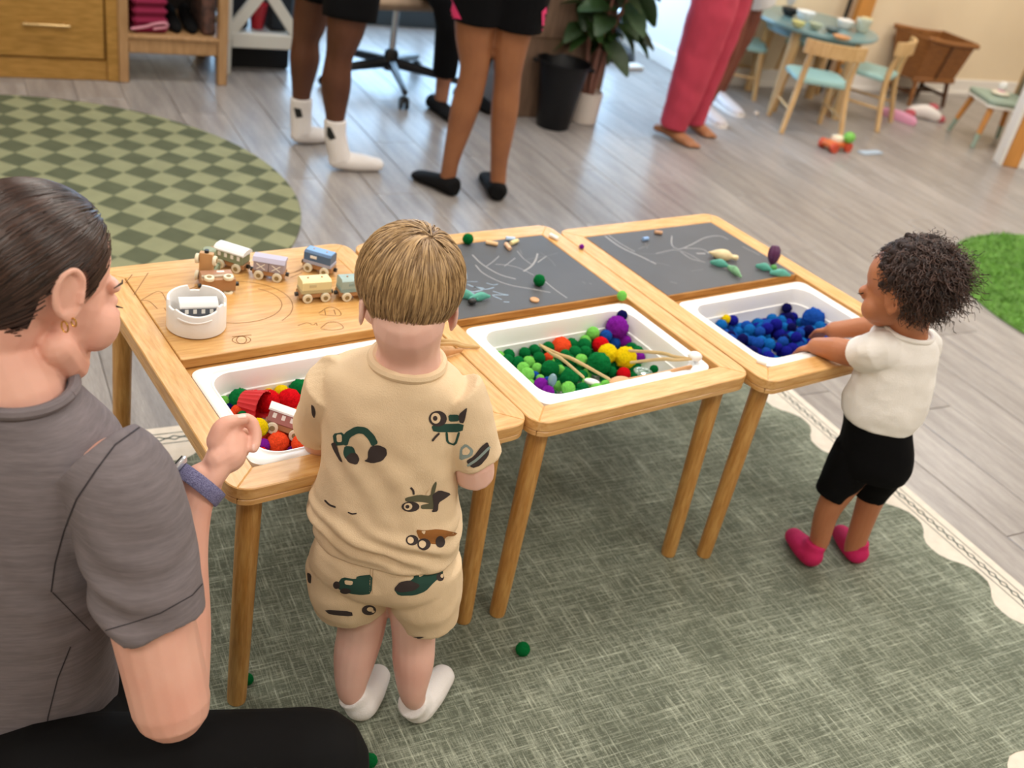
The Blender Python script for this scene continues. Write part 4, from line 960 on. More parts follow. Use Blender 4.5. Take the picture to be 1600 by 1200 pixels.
# ---------------------------------------------------------------- the toddler
sk_tod = skin('toddler', 'b87a57', 'a86a4a'); m_tee = mat('white_tee', 'f6f3ef', .9, var=.04, vscale=12, bump=.3, bscale=400, sheen=.1); m_black = mat('black_cotton', '07070a', .9, spec=.15); m_pink = mat('pink_sock', 'c91d63', .85, col2='b0124e', vscale=20, sheen=.3)
TB = (1.385, -.14)
tod = thing('person', 'curly dark-haired toddler in white T-shirt, black shorts and pink socks', 'person', (1.39, -.14, 0))
tM = head_frame(V((-.27, .963, 0)), R(22)); tc = PLN(1414, 449, TB, .0)
B = MB(); head_prims(B, tc, tM, .97, True); ear(B, tc+tM @ V((-.0715, .002, -.014)), tM @ V((0, 1, 0)), tM @ UP, tM @ V((-.9, -.43, 0)), .019); ear(B, tc+tM @ V((.071, -.002, -.016)), tM @ V((0, 1, 0)), tM @ UP, tM @ V((.9, -.43, 0)), .020)
B.tube([tc+tM @ V((0, -.02, -.03)), PLN(1420, 508, TB), PLN(1415, 535, TB)], [.045, .038, .045], 14, 'round', 1, None, 4)
loft(B, [secpx(1416, 530, 45, .04, TB), secpx(1408, 556, 50, .055, TB), secpx(1394, 605, 54, .06, TB), secpx(1376, 640, 48, .060, TB), secpx(1370, 685, 42, .054, TB)], 4)
lk, la = PLN(1296, 792, TB, -.005), PLN(1279, 848, TB, -.005); rk, ra = PLN(1356, 792, TB, .03), PLN(1334, 856, TB, .03)
B.tube([PLN(1348, 715, TB), lk, la, V((1.341, -.115, .03))], [.042, .0285, .0225, .021], 14, 'round', 1, None, 5); B.tube([PLN(1385, 715, TB, .02), rk, ra, V((1.452, -.15, .03))], [.042, .0285, .0225, .021], 14, 'round', 1, None, 5)
lw, rw_ = AT(1276, 541, .512), AT(1302, 516, .515); ls = PLN(1372, 548, TB, -.03); rs_ = PLN(1440, 540, TB, .04)
B.tube([ls, AT(1336, 553, .537), AT(1306, 546, .529), lw], [.035, .029, .0265, .0195], 14, 'round', 1, None, 4); B.tube([rs_, AT(1372, 512, .545), rw_], [.034, .026, .019], 14, 'round', 1, None, 4)
small_hand(B, lw, AT(1246, 550, .470)-lw, UP, .9); small_hand(B, rw_, AT(1272, 520, .475)-rw_, UP, .9)
blob('body', B, .0035, sk_tod, tod, 4)
B = MB()
loft(B, [secpx(1421, 520, 34, .042, TB), secpx(1414, 527, 50, .048, TB), secpx(1409, 545, 57, .058, TB), secpx(1404, 570, 57, .064, TB), secpx(1393, 605, 61, .070, TB), secpx(1380, 632, 64, .075, TB), secpx(1374, 645, 60, .073, TB), secpx(1372, 653, 57, .071, TB)], 6, 2.3, 36)
B.tube([PLN(1385, 546, TB, -.02), ls, AT(1347, 553, .545)], [.038, .041, .0405], 22, 'flat', 1, None, 4); B.tube([PLN(1430, 540, TB, .03), rs_, AT(1385, 512, .552)], [.036, .038, .036], 22, 'flat', 1, None, 4)
tee = blob('shirt', B, .0033, m_tee, tod, 3, disp=folds(.003, 20, 1, .0012, 13))
cen = secpx(1421, 518, 36, .043, TB); ring = section(cen[0], cen[1], cen[2], cen[3], cen[4], 36, 2.1); MB().tube([V(p) for p in ring]+[V(ring[0])], .005, 8, 'flat').build('neckband', m_tee, tee)
B = MB()
loft(B, [secpx(1371, 646, 53, .067, TB), secpx(1372, 680, 55, .071, TB), secpx(1368, 712, 58, .074, TB), secpx(1362, 735, 52, .064, TB)], 5, 2.4, 32)
B.tube([PLN(1342, 705, TB), PLN(1318, 742, TB), PLN(1296, 773, TB, -.005)], [.054, .048, .0355], 24, 'flat', 1, None, 5); B.tube([PLN(1385, 715, TB, .02), PLN(1371, 748, TB, .03), PLN(1358, 776, TB, .03)], [.055, .047, .0355], 24, 'flat', 1, None, 5)
blob('shorts', B, .0035, m_black, tod, 4, disp=folds(.002, 18, 3))
s1 = sock(tod, (1.328, -.140, .0068), (1.356, -.040, .0068), (1.341, -.118, 0), .026, m_pink, top=.064); s2 = sock(tod, (1.445, -.178, .0068), (1.484, -.078, .0068), (1.452, -.153, 0), .026, m_pink, top=.062)
decal('sock_logo', [[(1250, 864), (1256, 861), (1261, 870), (1255, 873)]], BV['sock'], m_sock, s1)
hm_tod = hair_mat('curly_hair', '1d1110', '4a3128', .5); hm_todb = mat('curly_base', '251715', .8)
def tod_ok(l):
    if l.y > .022 and l.z < .064: return False
    if l.y > -.010 and l.z < .020: return False
    if (l-V((-.071, .002, -.014))).length < .030 or (l-V((.071, .002, -.014))).length < .030: return False
    return l.z > -.052+.25*max(0, l.y)
rn = random.Random(21); rad = V((.070, .080, .072)); off = V((0, -.022, .025)); B = MB(); B.ell(tc+tM @ off, (.0705, .081, .0725), tM, 24)
for i in range(170):
    d = V((rn.gauss(0, 1), rn.gauss(0, 1), rn.gauss(0, 1))).normalized(); l = V((d.x*rad.x, d.y*rad.y, d.z*rad.z))+off
    if tod_ok(l): B.ell(tc+tM @ (l+d*rn.uniform(-.004, .008)), (rn.uniform(.006, .010),)*3, None, 8)
th = blob('hair', B, .0038, hm_todb, tod, 1)
paths = []
for i in range(3400):
    d = V((rn.gauss(0, 1), rn.gauss(0, 1), rn.gauss(0, 1))).normalized(); l = V((d.x*rad.x, d.y*rad.y, d.z*rad.z))+off
    if not tod_ok(l): continue
    back = max(0, -d.y); L_ = rn.uniform(.012, .029)*(1+1.7*back*rn.random()**2)*(.6 if l.y > -.015 else 1); g = (d*1.0+V((rn.gauss(0, .5), rn.gauss(-.5, .45), rn.gauss(-.2, .5)))).normalized(); g = tM @ g
    p = tc+tM @ l; a = g.orthogonal().normalized(); b = g.cross(a); r_ = rn.uniform(.003, .0065); tn = rn.uniform(1.2, 3.2); ph = rn.uniform(0, 6.28); P = []
    for k in range(13):
        t = k/12; P.append(p+g*L_*t+(a*math.cos(ph+tn*6.28*t)+b*math.sin(ph+tn*6.28*t))*r_*(.3+.7*t)-UP*.012*t*t)
    paths.append(P)
strands('hair_curls', paths, .0013, .0007, hm_tod, th, tc+tM @ off)
MB().tube([tc+tM @ V((-.044, .066, -.004)), tc+tM @ V((-.041, .072, -.006)), tc+tM @ V((-.042, .078, -.006))], [.0012, .0014, .0006], 6).build('eyelash', hm_todb, th)

# ---------------------------------------------------------------- the woman
sk_w = skin('woman', 'ebb8a5', 'dfa08d', .1); m_grey = mat('grey_slub_tee', '7d7579', .9, col2='716a6e', vscale=5, stretch=(3, 3, 40), bump=.2, bscale=120, sheen=.15, fine=(60, .2, (1, 1, 9)))
m_pants = mat('black_leggings', '070709', .8, spec=.2)
WB = (-.24, -.01)
wom = thing('person', 'kneeling woman in a grey T-shirt with slicked-back dark hair at the left', 'person', (-.25, -.06, 0))
wf = Matrix.Rotation(R(-24), 3, 'Z') @ FH                         # torso faces right of straight ahead
wM = head_frame(Matrix.Rotation(R(-37), 3, 'Z') @ FH, R(20), R(-3)); wc = AD(60, 439, 1.215)
B = MB(); head_prims(B, wc, wM, 1.0)
eo = wM @ V((.90, -.42, .0)); ec = wc+wM @ V((.0725, -.002, .010)); ear(B, ec, wM @ V((0, 1, 0)), wM @ V((0, -.14, .99)), eo, .026); ear(B, wc+wM @ V((-.0725, -.008, -.012)), wM @ V((0, 1, 0)), wM @ UP, wM @ V((-.92, -.38, 0)), .027)
nk = AD(22, 640, 1.235)
B.tube([wc+wM @ V((0, -.035, -.035)), wc+wM @ V((0, -.030, -.085)), nk+V((.0, 0, .03)), nk], [.058, .053, .058, .070], 18, 'round', 1, None, 5)
loft(B, [secpx(12, 640, 110, .065, WB), secpx(-8, 700, 180, .085, WB), secpx(-20, 800, 185, .095, WB), secpx(-25, 1000, 178, .09, WB), secpx(-15, 1220, 185, .10, WB), secpx(-5, 1330, 200, .11, WB)], 4)
S0, E0 = AD(188, 752, 1.235), AD(267, 1098, 1.325); W0 = AD(300, 790, 1.385)
B.tube([S0, (S0+E0)/2, E0], [.056, .053, .050], 18, 'round', 1, None, 5)
B.tube([E0, AD(274, 985, 1.355), AD(281, 870, 1.375), W0, AD(318, 752, 1.392)], [.047, .046, .037, .0275, .0265], 18, 'round', 1, None, 4)
LS = AD(-230, 640, 1.24); B.tube([LS, AD(-330, 850, 1.40), AD(-190, 800, 1.62)], [.055, .045, .028], 14, 'round', 1, None, 4)
# right hand, loosely pinching
def HP(x, y, d): return AD(250+x/4, 530+y/4, d)
B.tube([AD(314, 762, 1.388), HP(355, 790, 1.398), HP(412, 660, 1.405), HP(435, 570, 1.408)], [.027, .028, .028, .020], 18, 'round', .66, CR*.55-CU*.2-CF*.8, 4)
B.tube([HP(380, 760, 1.392), HP(440, 720, 1.40), HP(475, 640, 1.408)], [.022, .024, .018], 14, 'round', .9, None, 4)
B.tube([HP(362, 640, 1.393), HP(388, 556, 1.390), HP(438, 518, 1.393), HP(522, 500, 1.405)], [.016, .0130, .0100, .0078], 12, 'round', 1, None, 5)
B.tube([HP(430, 540, 1.408), HP(540, 505, 1.418), HP(592, 560, 1.422), HP(595, 640, 1.418), HP(583, 682, 1.412)], [.0110, .0098, .0092, .0084, .0070], 12, 'round', 1, None, 5)
B.tube([HP(440, 600, 1.420), HP(520, 590, 1.446), HP(552, 640, 1.446), HP(520, 680, 1.436)], [.0105, .0092, .0085, .0070], 12, 'round', 1, None, 5)
B.tube([HP(440, 650, 1.420), HP(505, 650, 1.446), HP(525, 700, 1.444), HP(490, 725, 1.432)], [.0100, .0088, .0080, .0068], 12, 'round', 1, None, 5)
B.tube([HP(430, 700, 1.416), HP(485, 705, 1.438), HP(495, 745, 1.434), HP(465, 765, 1.424)], [.0090, .0080, .0074, .0062], 12, 'round', 1, None, 5)
blob('body', B, .0024, sk_w, wom, 3); bvw = BV['body']
decal('thumbnail', [D([(482, 478), (520, 468), (545, 478), (535, 492), (490, 494)], 250, 530, 4)], bvw, mat('nail', 'efc7bb', .25), wom, .0006, 3)
decal('fingernail', [D([(575, 660), (590, 655), (592, 692), (580, 697)], 250, 530, 4)], bvw, MT['nail'], wom, .0006, 3)
decal('lips_flush', [[(176, 470), (186, 462), (189, 490), (180, 505)]], bvw, mat('flush', 'c97c6c', .55), wom, .0002, 4) if False else None
# watch
wcn = AD(313, 758, 1.390); wax = (CR*.60+CU*.78+CF*.32).normalized(); a_ = wax.orthogonal().normalized(); b_ = wax.cross(a_)
wt_ = thing('wristwatch', 'silver watch on a woven blue-violet band on the woman\'s wrist', 'watch', wcn)
Mw = M4(wcn, Matrix((CF-wax*CF.dot(wax), wax.cross(CF), wax)).transposed().normalized()) if False else None
fx = (CF-wax*CF.dot(wax)).normalized(); fy = wax.cross(fx); Mw = M4(wcn, Matrix((fx, fy, wax)).transposed())
mbw = MB(); n = 48; rs2 = []
for (r, z) in ((.0285, -.0105), (.0305, -.0105), (.0312, -.009), (.0312, .009), (.0305, .0105), (.0285, .0105), (.0285, -.0105)): rs2.append([Mw @ V((r*1.12*math.cos(2*math.pi*j/n), r*1.12*math.sin(2*math.pi*j/n), z)) for j in range(n)])
mbw.rings(rs2, False, False).build('band', mat('watch_band', '9c9bc6', .85, col2='706f9c', vscale=700, bump=.9, bscale=700, lo=.4, hi=.6), wt_)
wd_ = ((AD(284, 735, 1.385)-wcn)); wd_ = (wd_-wax*wd_.dot(wax)).normalized(); wcs = wcn+wd_*.0385
MB().box(wcs, (.010, .034, .034), .004, Matrix((wd_, wax.cross(wd_), wax)).transposed()).build('case', mat('watch_steel', 'd9dade', .25, metal=.6), wt_)
MB().box(wcs+wd_*.0048, (.002, .030, .030), .0008, Matrix((wd_, wax.cross(wd_), wax)).transposed()).build('screen', m_blk, wt_)
# T-shirt
B = MB()
loft(B, [secpx(22, 606, 84, .060, WB, .0), secpx(14, 630, 128, .072, WB), secpx(2, 668, 186, .090, WB), secpx(-10, 722, 208, .102, WB), secpx(-18, 800, 206, .110, WB), secpx(-22, 900, 200, .110, WB), secpx(-22, 1000, 196, .106, WB), secpx(-15, 1100, 200, .125, WB), secpx(-8, 1200, 206, .140, WB), secpx(0, 1330, 215, .150, WB)], 6, 2.4, 44)
B.tube([AD(150, 715, 1.235), AD(192, 765, 1.238), AD(222, 880, 1.265), AD(243, 966, 1.285)], [.060, .068, .0675, .0640], 30, 'flat', 1, None, 6)
B.tube([AD(-190, 640, 1.24), AD(-280, 760, 1.32)], [.065, .06], 24, 'flat')
def wfold(p, n):
    v = .0022*nz(p, 9, 4)+.0012*nz(p, 30, 2); d = (p-AD(150, 1020, 1.2)).length; v += .006*math.exp(-(d/.11)**2)*math.sin(p.z*95+40*(p-V(WB+(0,))).dot(RH)+5*nz(p, 8, 3)); return v
wt = blob('shirt', B, .0036, m_grey, wom, 3, disp=wfold); bvt = BV['shirt']
cen = secpx(22, 600, 88, .062, WB); ring = section(cen[0], cen[1], cen[2], cen[3], cen[4], 44, 2.1); MB().tube([V(p) for p in ring]+[V(ring[0])], .0075, 8, 'flat').build('neckband', m_grey, wt)
m_seam = mat('dark_seam', '322e33', .9)
decal('armhole_seam', [stroke([(218, 668), (180, 695), (150, 735), (120, 780), (100, 830), (86, 880), (80, 925)], 2.6)], bvt, m_seam, wt, .0006)
decal('sleeve_stitching', [stroke([(165, 985), (200, 975), (250, 958), (300, 930), (316, 912)], 1.8)], bvt, m_seam, wt, .0006)
decal('side_seam', [stroke([(82, 925), (140, 985)], 2), stroke([(110, 1010), (90, 1060), (75, 1120), (65, 1200)], 2)], bvt, m_seam, wt, .0006)
# leggings
B = MB(); H0 = AD(70, 1245, 1.40); K0 = AD(488, 1196, 1.44)
B.tube([H0, (H0+K0)/2+V((0, 0, .0)), K0], [.108, .094, .080], 24, 'round', 1, None, 5)
Kf = V((K0.x-.02, K0.y-.0, .075)); Hf = V((H0.x-.02, H0.y-.05, .065)); B.tube([K0, Kf, (Kf+Hf)/2, Hf], [.07, .062, .055, .045], 18, 'round', 1, None, 4)
off3 = Matrix.Rotation(R(90), 3, 'Z') @ (K0-H0); off3.z = 0; off3 = off3.normalized()*.19
K1 = AD(180, 1190, 1.55); B.tube([H0+off3, K1], [.10, .070], 20); B.tube([V((K1.x, K1.y, .065)), Hf+off3], [.055, .045], 16); B.ell((H0+(H0+off3))/2-V((.02, 0, 0)), (.12, .12, .09), None, 20)
for q in (H0, H0+off3): B.tube([V((q.x-.02, q.y-.05, .06)), V((q.x-.14, q.y-.03, .05))], [.045, .035], 12)
for i, p in enumerate(B.v):
    if p.z < .0072: B.v[i] = V((p.x, p.y, .0072))
blob('leggings', B, .005, m_pants, wom, 5)
# hair, swept back
hm_w = hair_mat('dark_hair', '1c1210', '4b352d', .30); hm_wb = mat('dark_hair_base', '261916', .4)
rad = V((.0765, .0975, .088)); off = V((0, -.019, .029)); 
def wm_(d): return V((d.x*rad.x, d.y*rad.y, d.z*rad.z*(1.0 if d.z > 0 else 1.30)))+off
def wline(l):                                     # hairline height in head space
    a = math.degrees(math.atan2(abs(l.x), l.y))   # 0 in front, 90 at the ear, 180 at the nape
    if a < 30: return .092
    if a < 60: return .092-.060*(a-30)/30
    if a < 76: return .032-.042*(a-60)/16
    if a < 84: return -.010+.054*(a-76)/8
    if a < 102: return .044
    if a < 124: return .044-.104*(a-102)/22
    return -.060-.030*min(1, (a-122)/35)
v2 = []; me_ = MB()
Bc = MB(); ms, mn = 40, 64; rs3 = []
for j in range(mn):
    az = 2*math.pi*j/mn; ring = []
    for i in range(ms+1):
        pol = math.pi*.97*i/ms; dd = V((math.sin(pol)*math.sin(az), math.sin(pol)*math.cos(az), math.cos(pol))); ring.append(dd)
    rs3.append(ring)
grid = {}
for j in range(mn):
    stop = False
    for i in range(ms+1):
        dd = rs3[j][i]; l = wm_(dd)
        if i > 3 and l.z < wline(l): break
        grid[(i, j)] = len(Bc.v); Bc.v.append(wc+wM @ l)
for j in range(mn):
    for i in range(ms):
        q = [(i, j), (i+1, j), (i+1, (j+1) % mn), (i, (j+1) % mn)]
        if all(x in grid for x in q): Bc.f.append(tuple(grid[x] for x in q)); Bc.m.append(0)
whair = Bc.build('hair', hm_wb, wom)
rn = random.Random(9); paths = []; bun = wc+wM @ V((0, -.125, -.050)); bun_l = V((0, -.105, -.045))
for i in range(5200):
    d = V((rn.gauss(0, 1), rn.gauss(0, 1), rn.gauss(0, 1))).normalized(); l = wm_(d)
    if l.z < wline(l): continue
    P = []; cur = d.copy(); L_ = rn.uniform(.05, .11); st_ = 9; tgt = V(((bun_l.x-off.x)/rad.x, (bun_l.y-off.y)/rad.y, (bun_l.z-off.z)/rad.z)).normalized(); wob = rn.gauss(0, .06); h0 = rn.uniform(.0008, .0028)
    for k in range(st_):
        l = wm_(cur)
        if k and l.z < wline(l)-.004 and l.y > -.05: break
        P.append(wc+wM @ (l+cur*h0))
        g = tgt-cur; g = g-cur*g.dot(cur)
        if g.length < .12: break
        g = g.normalized(); g = (g+cur.cross(g)*wob+V((0, -.25, -.35))).normalized(); g = g-cur*g.dot(cur); cur = (cur+g*(L_/st_/.088)).normalized()
    if len(P) > 2: paths.append(P)
strands('hair_strands', paths, .0011, .0005, hm_w, whair, wc+wM @ off)
B = MB(); B.ell(bun, (.042, .034, .040), wM, 20); blob('hair_bun', B, .004, hm_wb, whair, 2, disp=lambda p, n: .003*nz(p, 40))
# lash, brow, earrings
def onface(px, py, lift=.0006):
    h = bvw.ray_cast(CAM, ray(px, py).normalized()); return h[0]+h[1]*lift if h[0] is not None else None
f_ = wM @ V((0, 1, 0))
def fl(x, y, z): return wc+wM @ V((x, y, z))
MB().tube([fl(.045, .074, -.006), fl(.043, .081, -.008), fl(.046, .087, -.008)], [.0011, .0013, .0005], 6, 'round', .5).build('eyelash', hm_wb, whair)
MB().tube([fl(.052, .064, .018), fl(.043, .079, .023), fl(.032, .086, .022)], [.0008, .0020, .0020], 6, 'round', .5).build('eyebrow', hm_wb, whair)
m_gold = mat('gold', 'e0b458', .2, metal=1.0)
lobe = ec - (wM @ V((0, -.14, .99)))*.029*1.05 + eo*.008
for k, (dz, r) in enumerate(((0, .0068), (.007, .0052))):
    c0 = lobe - UP*.006 + wM @ V((.002*k, -.004+.008*k, dz)); pts = [c0+(wM @ V((0, 1, 0)))*r*math.cos(t*math.pi/10)*.55+eo*r*math.cos(t*math.pi/10)*.7+UP*r*math.sin(t*math.pi/10) for t in range(21)]
    e_ = MB().tube(pts, .0010, 8, 'flat').build('hoop_earring', m_gold, None, org=c0); tag(e_, ['larger gold hoop earring in the woman\'s lobe', 'smaller gold hoop earring above the larger one'][k], 'earring', 'gold hoop earrings')
pom(AD(404, 668, 1.432), .0135, 'y', 'yellow pompom pinched in the woman\'s fingers', None)

# ---------------------------------------------------------------- the grown-ups and others standing at the back
def upper(B, S, hip, fwd, z0, sc, arms):           # trunk, neck, head and arms above the hips; S collects the top's volume
    f = V(fwd).normalized(); r = f.cross(UP).normalized(); c = V((hip[0], hip[1], 0))
    def sec(z, w_, d_, o_=0): return (c+UP*z+f*o_, r, f, w_*sc, d_*sc)
    body = [sec(z0, .165, .11), sec(z0+.18*sc, .135, .10), sec(z0+.36*sc, .16, .11), sec(z0+.50*sc, .175, .10), sec(z0+.56*sc, .10, .07)]
    loft(B, body, 4); B.tube([c+UP*(z0+.54*sc), c+UP*(z0+.66*sc)], .055*sc, 12); hc_ = c+UP*(z0+.755*sc)+f*.01; Mh = head_frame(f, R(12)); head_prims(B, hc_, Mh, sc)
    loft(S, [(a, b, d, w_+.012, e_+.012) for a, b, d, w_, e_ in body], 4)
    for q, (el, wr) in zip((-1, 1), arms):
        sh = c+UP*(z0+.49*sc)+r*q*.17*sc; el = c+r*el[0]+f*el[1]+UP*el[2]; wr = c+r*wr[0]+f*wr[1]+UP*wr[2]
        B.tube([sh, el, wr], [.046*sc, .038*sc, .026*sc], 12, 'round', 1, None, 4); d = (wr-el).normalized(); S.tube([sh-UP*.0, sh+(el-sh)*.55], [.062*sc, .058*sc], 14, 'flat')
        B.ell(wr+d*.045, (.048, .028, .018), frame(d, r), 10)
        for k in range(4): B.tube([wr+d*.07+r*0+f*(-.021+.014*k), wr+d*(.13-.008*abs(k-1.4))+f*(-.021+.014*k)], [.0085, .007], 6)
        B.tube([wr+d*.03+f*.022, wr+d*.075+f*.042], [.011, .008], 6)
    return hc_, Mh
def hair_cap(parent, hc_, Mh, col, sc=1.0):
    B = MB(); B.ell(hc_+Mh @ V((0, -.030, .040))*sc, (.080*sc, .092*sc, .085*sc), Mh, 20); blob('hair', B, .008, mat('hair_'+col, col, .6), parent, 3)
def foot_bare(B, heel, toe, ank, w_=.036):
    heel, toe = V(heel), V(toe); d = toe-heel
    B.tube([heel+d*.14+UP*.030, heel+d*.35+UP*.034, heel+d*.65+UP*.024, heel+d*.84+UP*.018], [.030, .033, .036, .030], 12, 'round', .75, d.cross(UP), 3)
    s = d.cross(UP).normalized()
    for k, (o_, l_, r_) in enumerate(((-.026, .10, .013), (-.009, .095, .0095), (.006, .08, .009), (.019, .06, .0085), (.030, .035, .008))): B.tube([heel+d*.80+s*o_+UP*.014, heel+d*(.86+l_*1.3)+s*o_+UP*.010], [r_, r_*.85], 8)
def shoe(name, parent, heel, toe, r, m, h=.05, sole=None):
    heel, toe = V(heel), V(toe); d = toe-heel; B = MB(); s = d.cross(UP).normalized(); rs = []
    for t, w_, hh in ((.0, .55, .8), (.06, .85, 1), (.25, .92, 1), (.5, .9, .78), (.75, 1.05, .6), (.92, .85, .48), (1.0, .45, .35)):
        rs.append([heel+d*t+s*(r*w_*math.cos(a))+UP*(h*hh*.5+h*hh*.5*math.sin(a)) for a in [2*math.pi*j/16 for j in range(16)]])
    B.rings(rs); o = blob(name, B, .006, m, parent, 3)
    if sole:
        pts = [heel+d*t+s*r*w_*1.03 for t, w_ in ((0, .5), (.06, .85), (.25, .92), (.5, .9), (.75, 1.05), (.92, .85), (1, .45))]+[heel+d*t-s*r*w_*1.03 for t, w_ in ((1, .45), (.92, .85), (.75, 1.05), (.5, .9), (.25, .92), (.06, .85), (0, .5))]
        MB().prism([(p.x, p.y) for p in pts][::-1], heel.z, heel.z+.014, .003).build('sole', sole, o)
    return o
m_soft = mat('white_knit', 'e2dcd9', .9); m_sneak = mat('white_leather', 'c6bfc0', .5); m_bshoe = mat('black_canvas', '08080a', .85, spec=.2)
# adult in white socks and black shorts
skA = skin('a', '5d3826', '4a2a1c', .05); pA = thing('person', 'standing person in black shorts and white crew socks with bare dark-brown legs', 'person', (1.29, 2.43, 0))
bR, bL = (1.31, 2.29), (1.28, 2.58); B, S = MB(), MB()
aR_, aL_ = PLN(524, 212, bR), PLN(470, 180, bL); hipc = V((1.30, 2.44, 0))
B.tube([V((1.32, 2.35, .88)), PLN(543, 28, bR), PLN(530, 88, bR), PLN(525, 134, bR), PLN(524, 182, bR), aR_, V((1.312, 2.298, .07))], [.088, .073, .050, .056, .037, .032, .022], 14, 'round', 1, None, 4)
B.tube([V((1.30, 2.53, .88)), PLN(487, 20, bL), PLN(478, 62, bL), PLN(476, 94, bL), PLN(471, 146, bL), aL_, V((aL_.x, aL_.y, .05))], [.088, .068, .052, .058, .037, .035, .034], 14, 'round', 1, None, 4)
B.ell((1.31, 2.44, .90), (.12, .165, .12)); h_, Mh_ = upper(B, S, hipc, (1, -.1, 0), .92, 1.0, (((-.24, .0, 1.12), (-.20, .18, 1.0)), ((.24, .0, 1.12), (.20, .18, 1.0))))
blob('body', B, .007, skA, pA, 4); blob('shirt', S, .009, mat('black_top', '17181b', .9), pA, 3); hair_cap(pA, h_, Mh_, '120d0b')
B = MB(); B.ell((1.31, 2.44, .90), (.14, .19, .14)); B.tube([V((1.32, 2.35, .88)), PLN(546, 30, bR)], [.112, .098], 20, 'flat'); B.tube([V((1.30, 2.53, .88)), PLN(490, -8, bL)], [.112, .092], 20, 'flat'); blob('shorts', B, .008, m_black, pA, 3)
for (hl, to, an, tp, bs, tx) in (((1.262, 2.312, 0), (1.465, 2.258, 0), aR_, .20, bR, (524, 186)), ((1.232, 2.582, 0), (1.400, 2.585, 0), aL_, .20, bL, (471, 152))):
    B = MB(); hl, to = V(hl), V(to); d = to-hl
    B.tube([hl+d*.15+UP*.036, hl+d*.5+UP*.032, hl+d*.87+UP*.026], [.037, .039, .030], 14, 'round', .9, d.cross(UP), 4); B.tube([hl+d*.2+UP*.04, an, PLN(tx[0], tx[1], bs)], [.042, .042, .043], 16, 'flat', 1, None, 3)
    s_ = blob('sock', B, .006, m_soft, pA, 3)
    q = (118*0+515, 203) if tp and bs is bR else (463, 172)
    decal('sock_emblem', [[(511, 198), (517, 199), (525, 216), (516, 219), (511, 212)]] if bs is bR else [[(459, 168), (470, 170), (473, 183), (463, 184)]], BV['sock'], m_blk, s_, .0015)
# adult in black shorts with pink panels and black slip-ons
skB = skin('b', '93603f', '7d4e34', .06); pB = thing('person', 'standing person seen from behind in black shorts with pink sides and black slip-on shoes', 'person', (1.70, 1.99, 0))
fL, fR = (1.612, 2.03), (1.79, 1.95); B, S = MB(), MB()
aL_, aR_ = PLN(699, 284, fL), PLN(778, 288, fR)
B.tube([V((1.63, 2.01, .90)), PLN(742, 38, fL), PLN(741, 108, fL), PLN(726, 170, fL), PLN(706, 245, fL), aL_, V((aL_.x, aL_.y, .03))], [.088, .073, .053, .053, .034, .031, .030], 14, 'round', 1, None, 4)
B.tube([V((1.78, 1.97, .90)), PLN(800, 52, fR), PLN(793, 118, fR), PLN(788, 175, fR), PLN(780, 250, fR), aR_, V((aR_.x, aR_.y, .03))], [.088, .071, .052, .052, .034, .031, .030], 14, 'round', 1, None, 4)
B.ell((1.705, 1.99, .90), (.165, .12, .12)); h_, Mh_ = upper(B, S, (1.705, 1.99, 0), (.1, 1, 0), .92, .98, (((-.25, .03, 1.12), (-.06, .05, .80)), ((.25, .02, 1.12), (.16, .22, 1.05))))
blob('body', B, .007, skB, pB, 4); blob('shirt', S, .009, mat('white_top', 'e9e6e1', .9), pB, 3); hair_cap(pB, h_, Mh_, '3a2418')
B = MB(); B.ell((1.705, 1.99, .88), (.185, .14, .13)); B.tube([V((1.63, 2.01, .88)), PLN(745, 33, fL)], [.108, .094], 20, 'flat'); B.tube([V((1.78, 1.97, .88)), PLN(806, 46, fR)], [.108, .095], 20, 'flat'); sh_ = blob('shorts', B, .008, m_black, pB, 3)
for pts in ([(697, 0), (707, -2), (722, 30), (700, 27), (693, 12)], [(846, 18), (853, 10), (853, 40), (846, 48)]): decal('side_panel', [pts], BV['shorts'], mat('hot_pink', 'd8336c', .8), sh_, .003)
for t, h in (((1.566, 2.185, .0), (1.632, 1.975, 0)), ((1.872, 2.130, 0), (1.775, 1.900, 0))): shoe('slip_on_shoe', pB, h, t, .046, m_bshoe, .072)
# adult in raspberry trousers, barefoot
skC = skin('c', 'a9734f', '925f40', .06); pC = thing('person', 'person in loose raspberry-pink trousers standing barefoot', 'person', (3.2, 2.45, 0))
b1, b2 = (3.15, 2.44), (3.36, 2.52); m_rasp = mat('raspberry_fleece', 'b93a50', .9, var=.08, vscale=10, sheen=.2); B, S = MB(), MB()
B.tube([V((3.19, 2.47, .9)), PLN(1092, 80, b1), V((3.145, 2.47, .07))], [.08, .05, .035], 12, 'round', 1, None, 4); B.tube([V((3.33, 2.49, .9)), PLN(1120, 80, b2), V((3.375, 2.54, .07))], [.08, .05, .035], 12, 'round', 1, None, 4)
foot_bare(B, (3.115, 2.545, 0), (3.185, 2.285, 0), None); foot_bare(B, (3.365, 2.62, 0), (3.40, 2.40, 0), None)
B.ell((3.25, 2.48, .92), (.16, .12, .12)); h_, Mh_ = upper(B, S, (3.25, 2.48, 0), (.1, -1, 0), .94, 1.0, (((-.25, .03, 1.14), (-.2, .2, 1.0)), ((.25, .02, 1.14), (.2, .2, 1.0))))
blob('body', B, .007, skC, pC, 4); blob('shirt', S, .009, mat('pink_top', 'cf6f80', .9), pC, 3); hair_cap(pC, h_, Mh_, '241812')
B = MB(); B.ell((3.25, 2.48, .92), (.18, .14, .14)); B.tube([V((3.19, 2.47, .92)), PLN(1117, 0, b1), PLN(1086, 100, b1), PLN(1066, 158, b1), PLN(1051, 198, b1)], [.115, .110, .095, .084, .070], 22, 'flat', 1, None, 5)
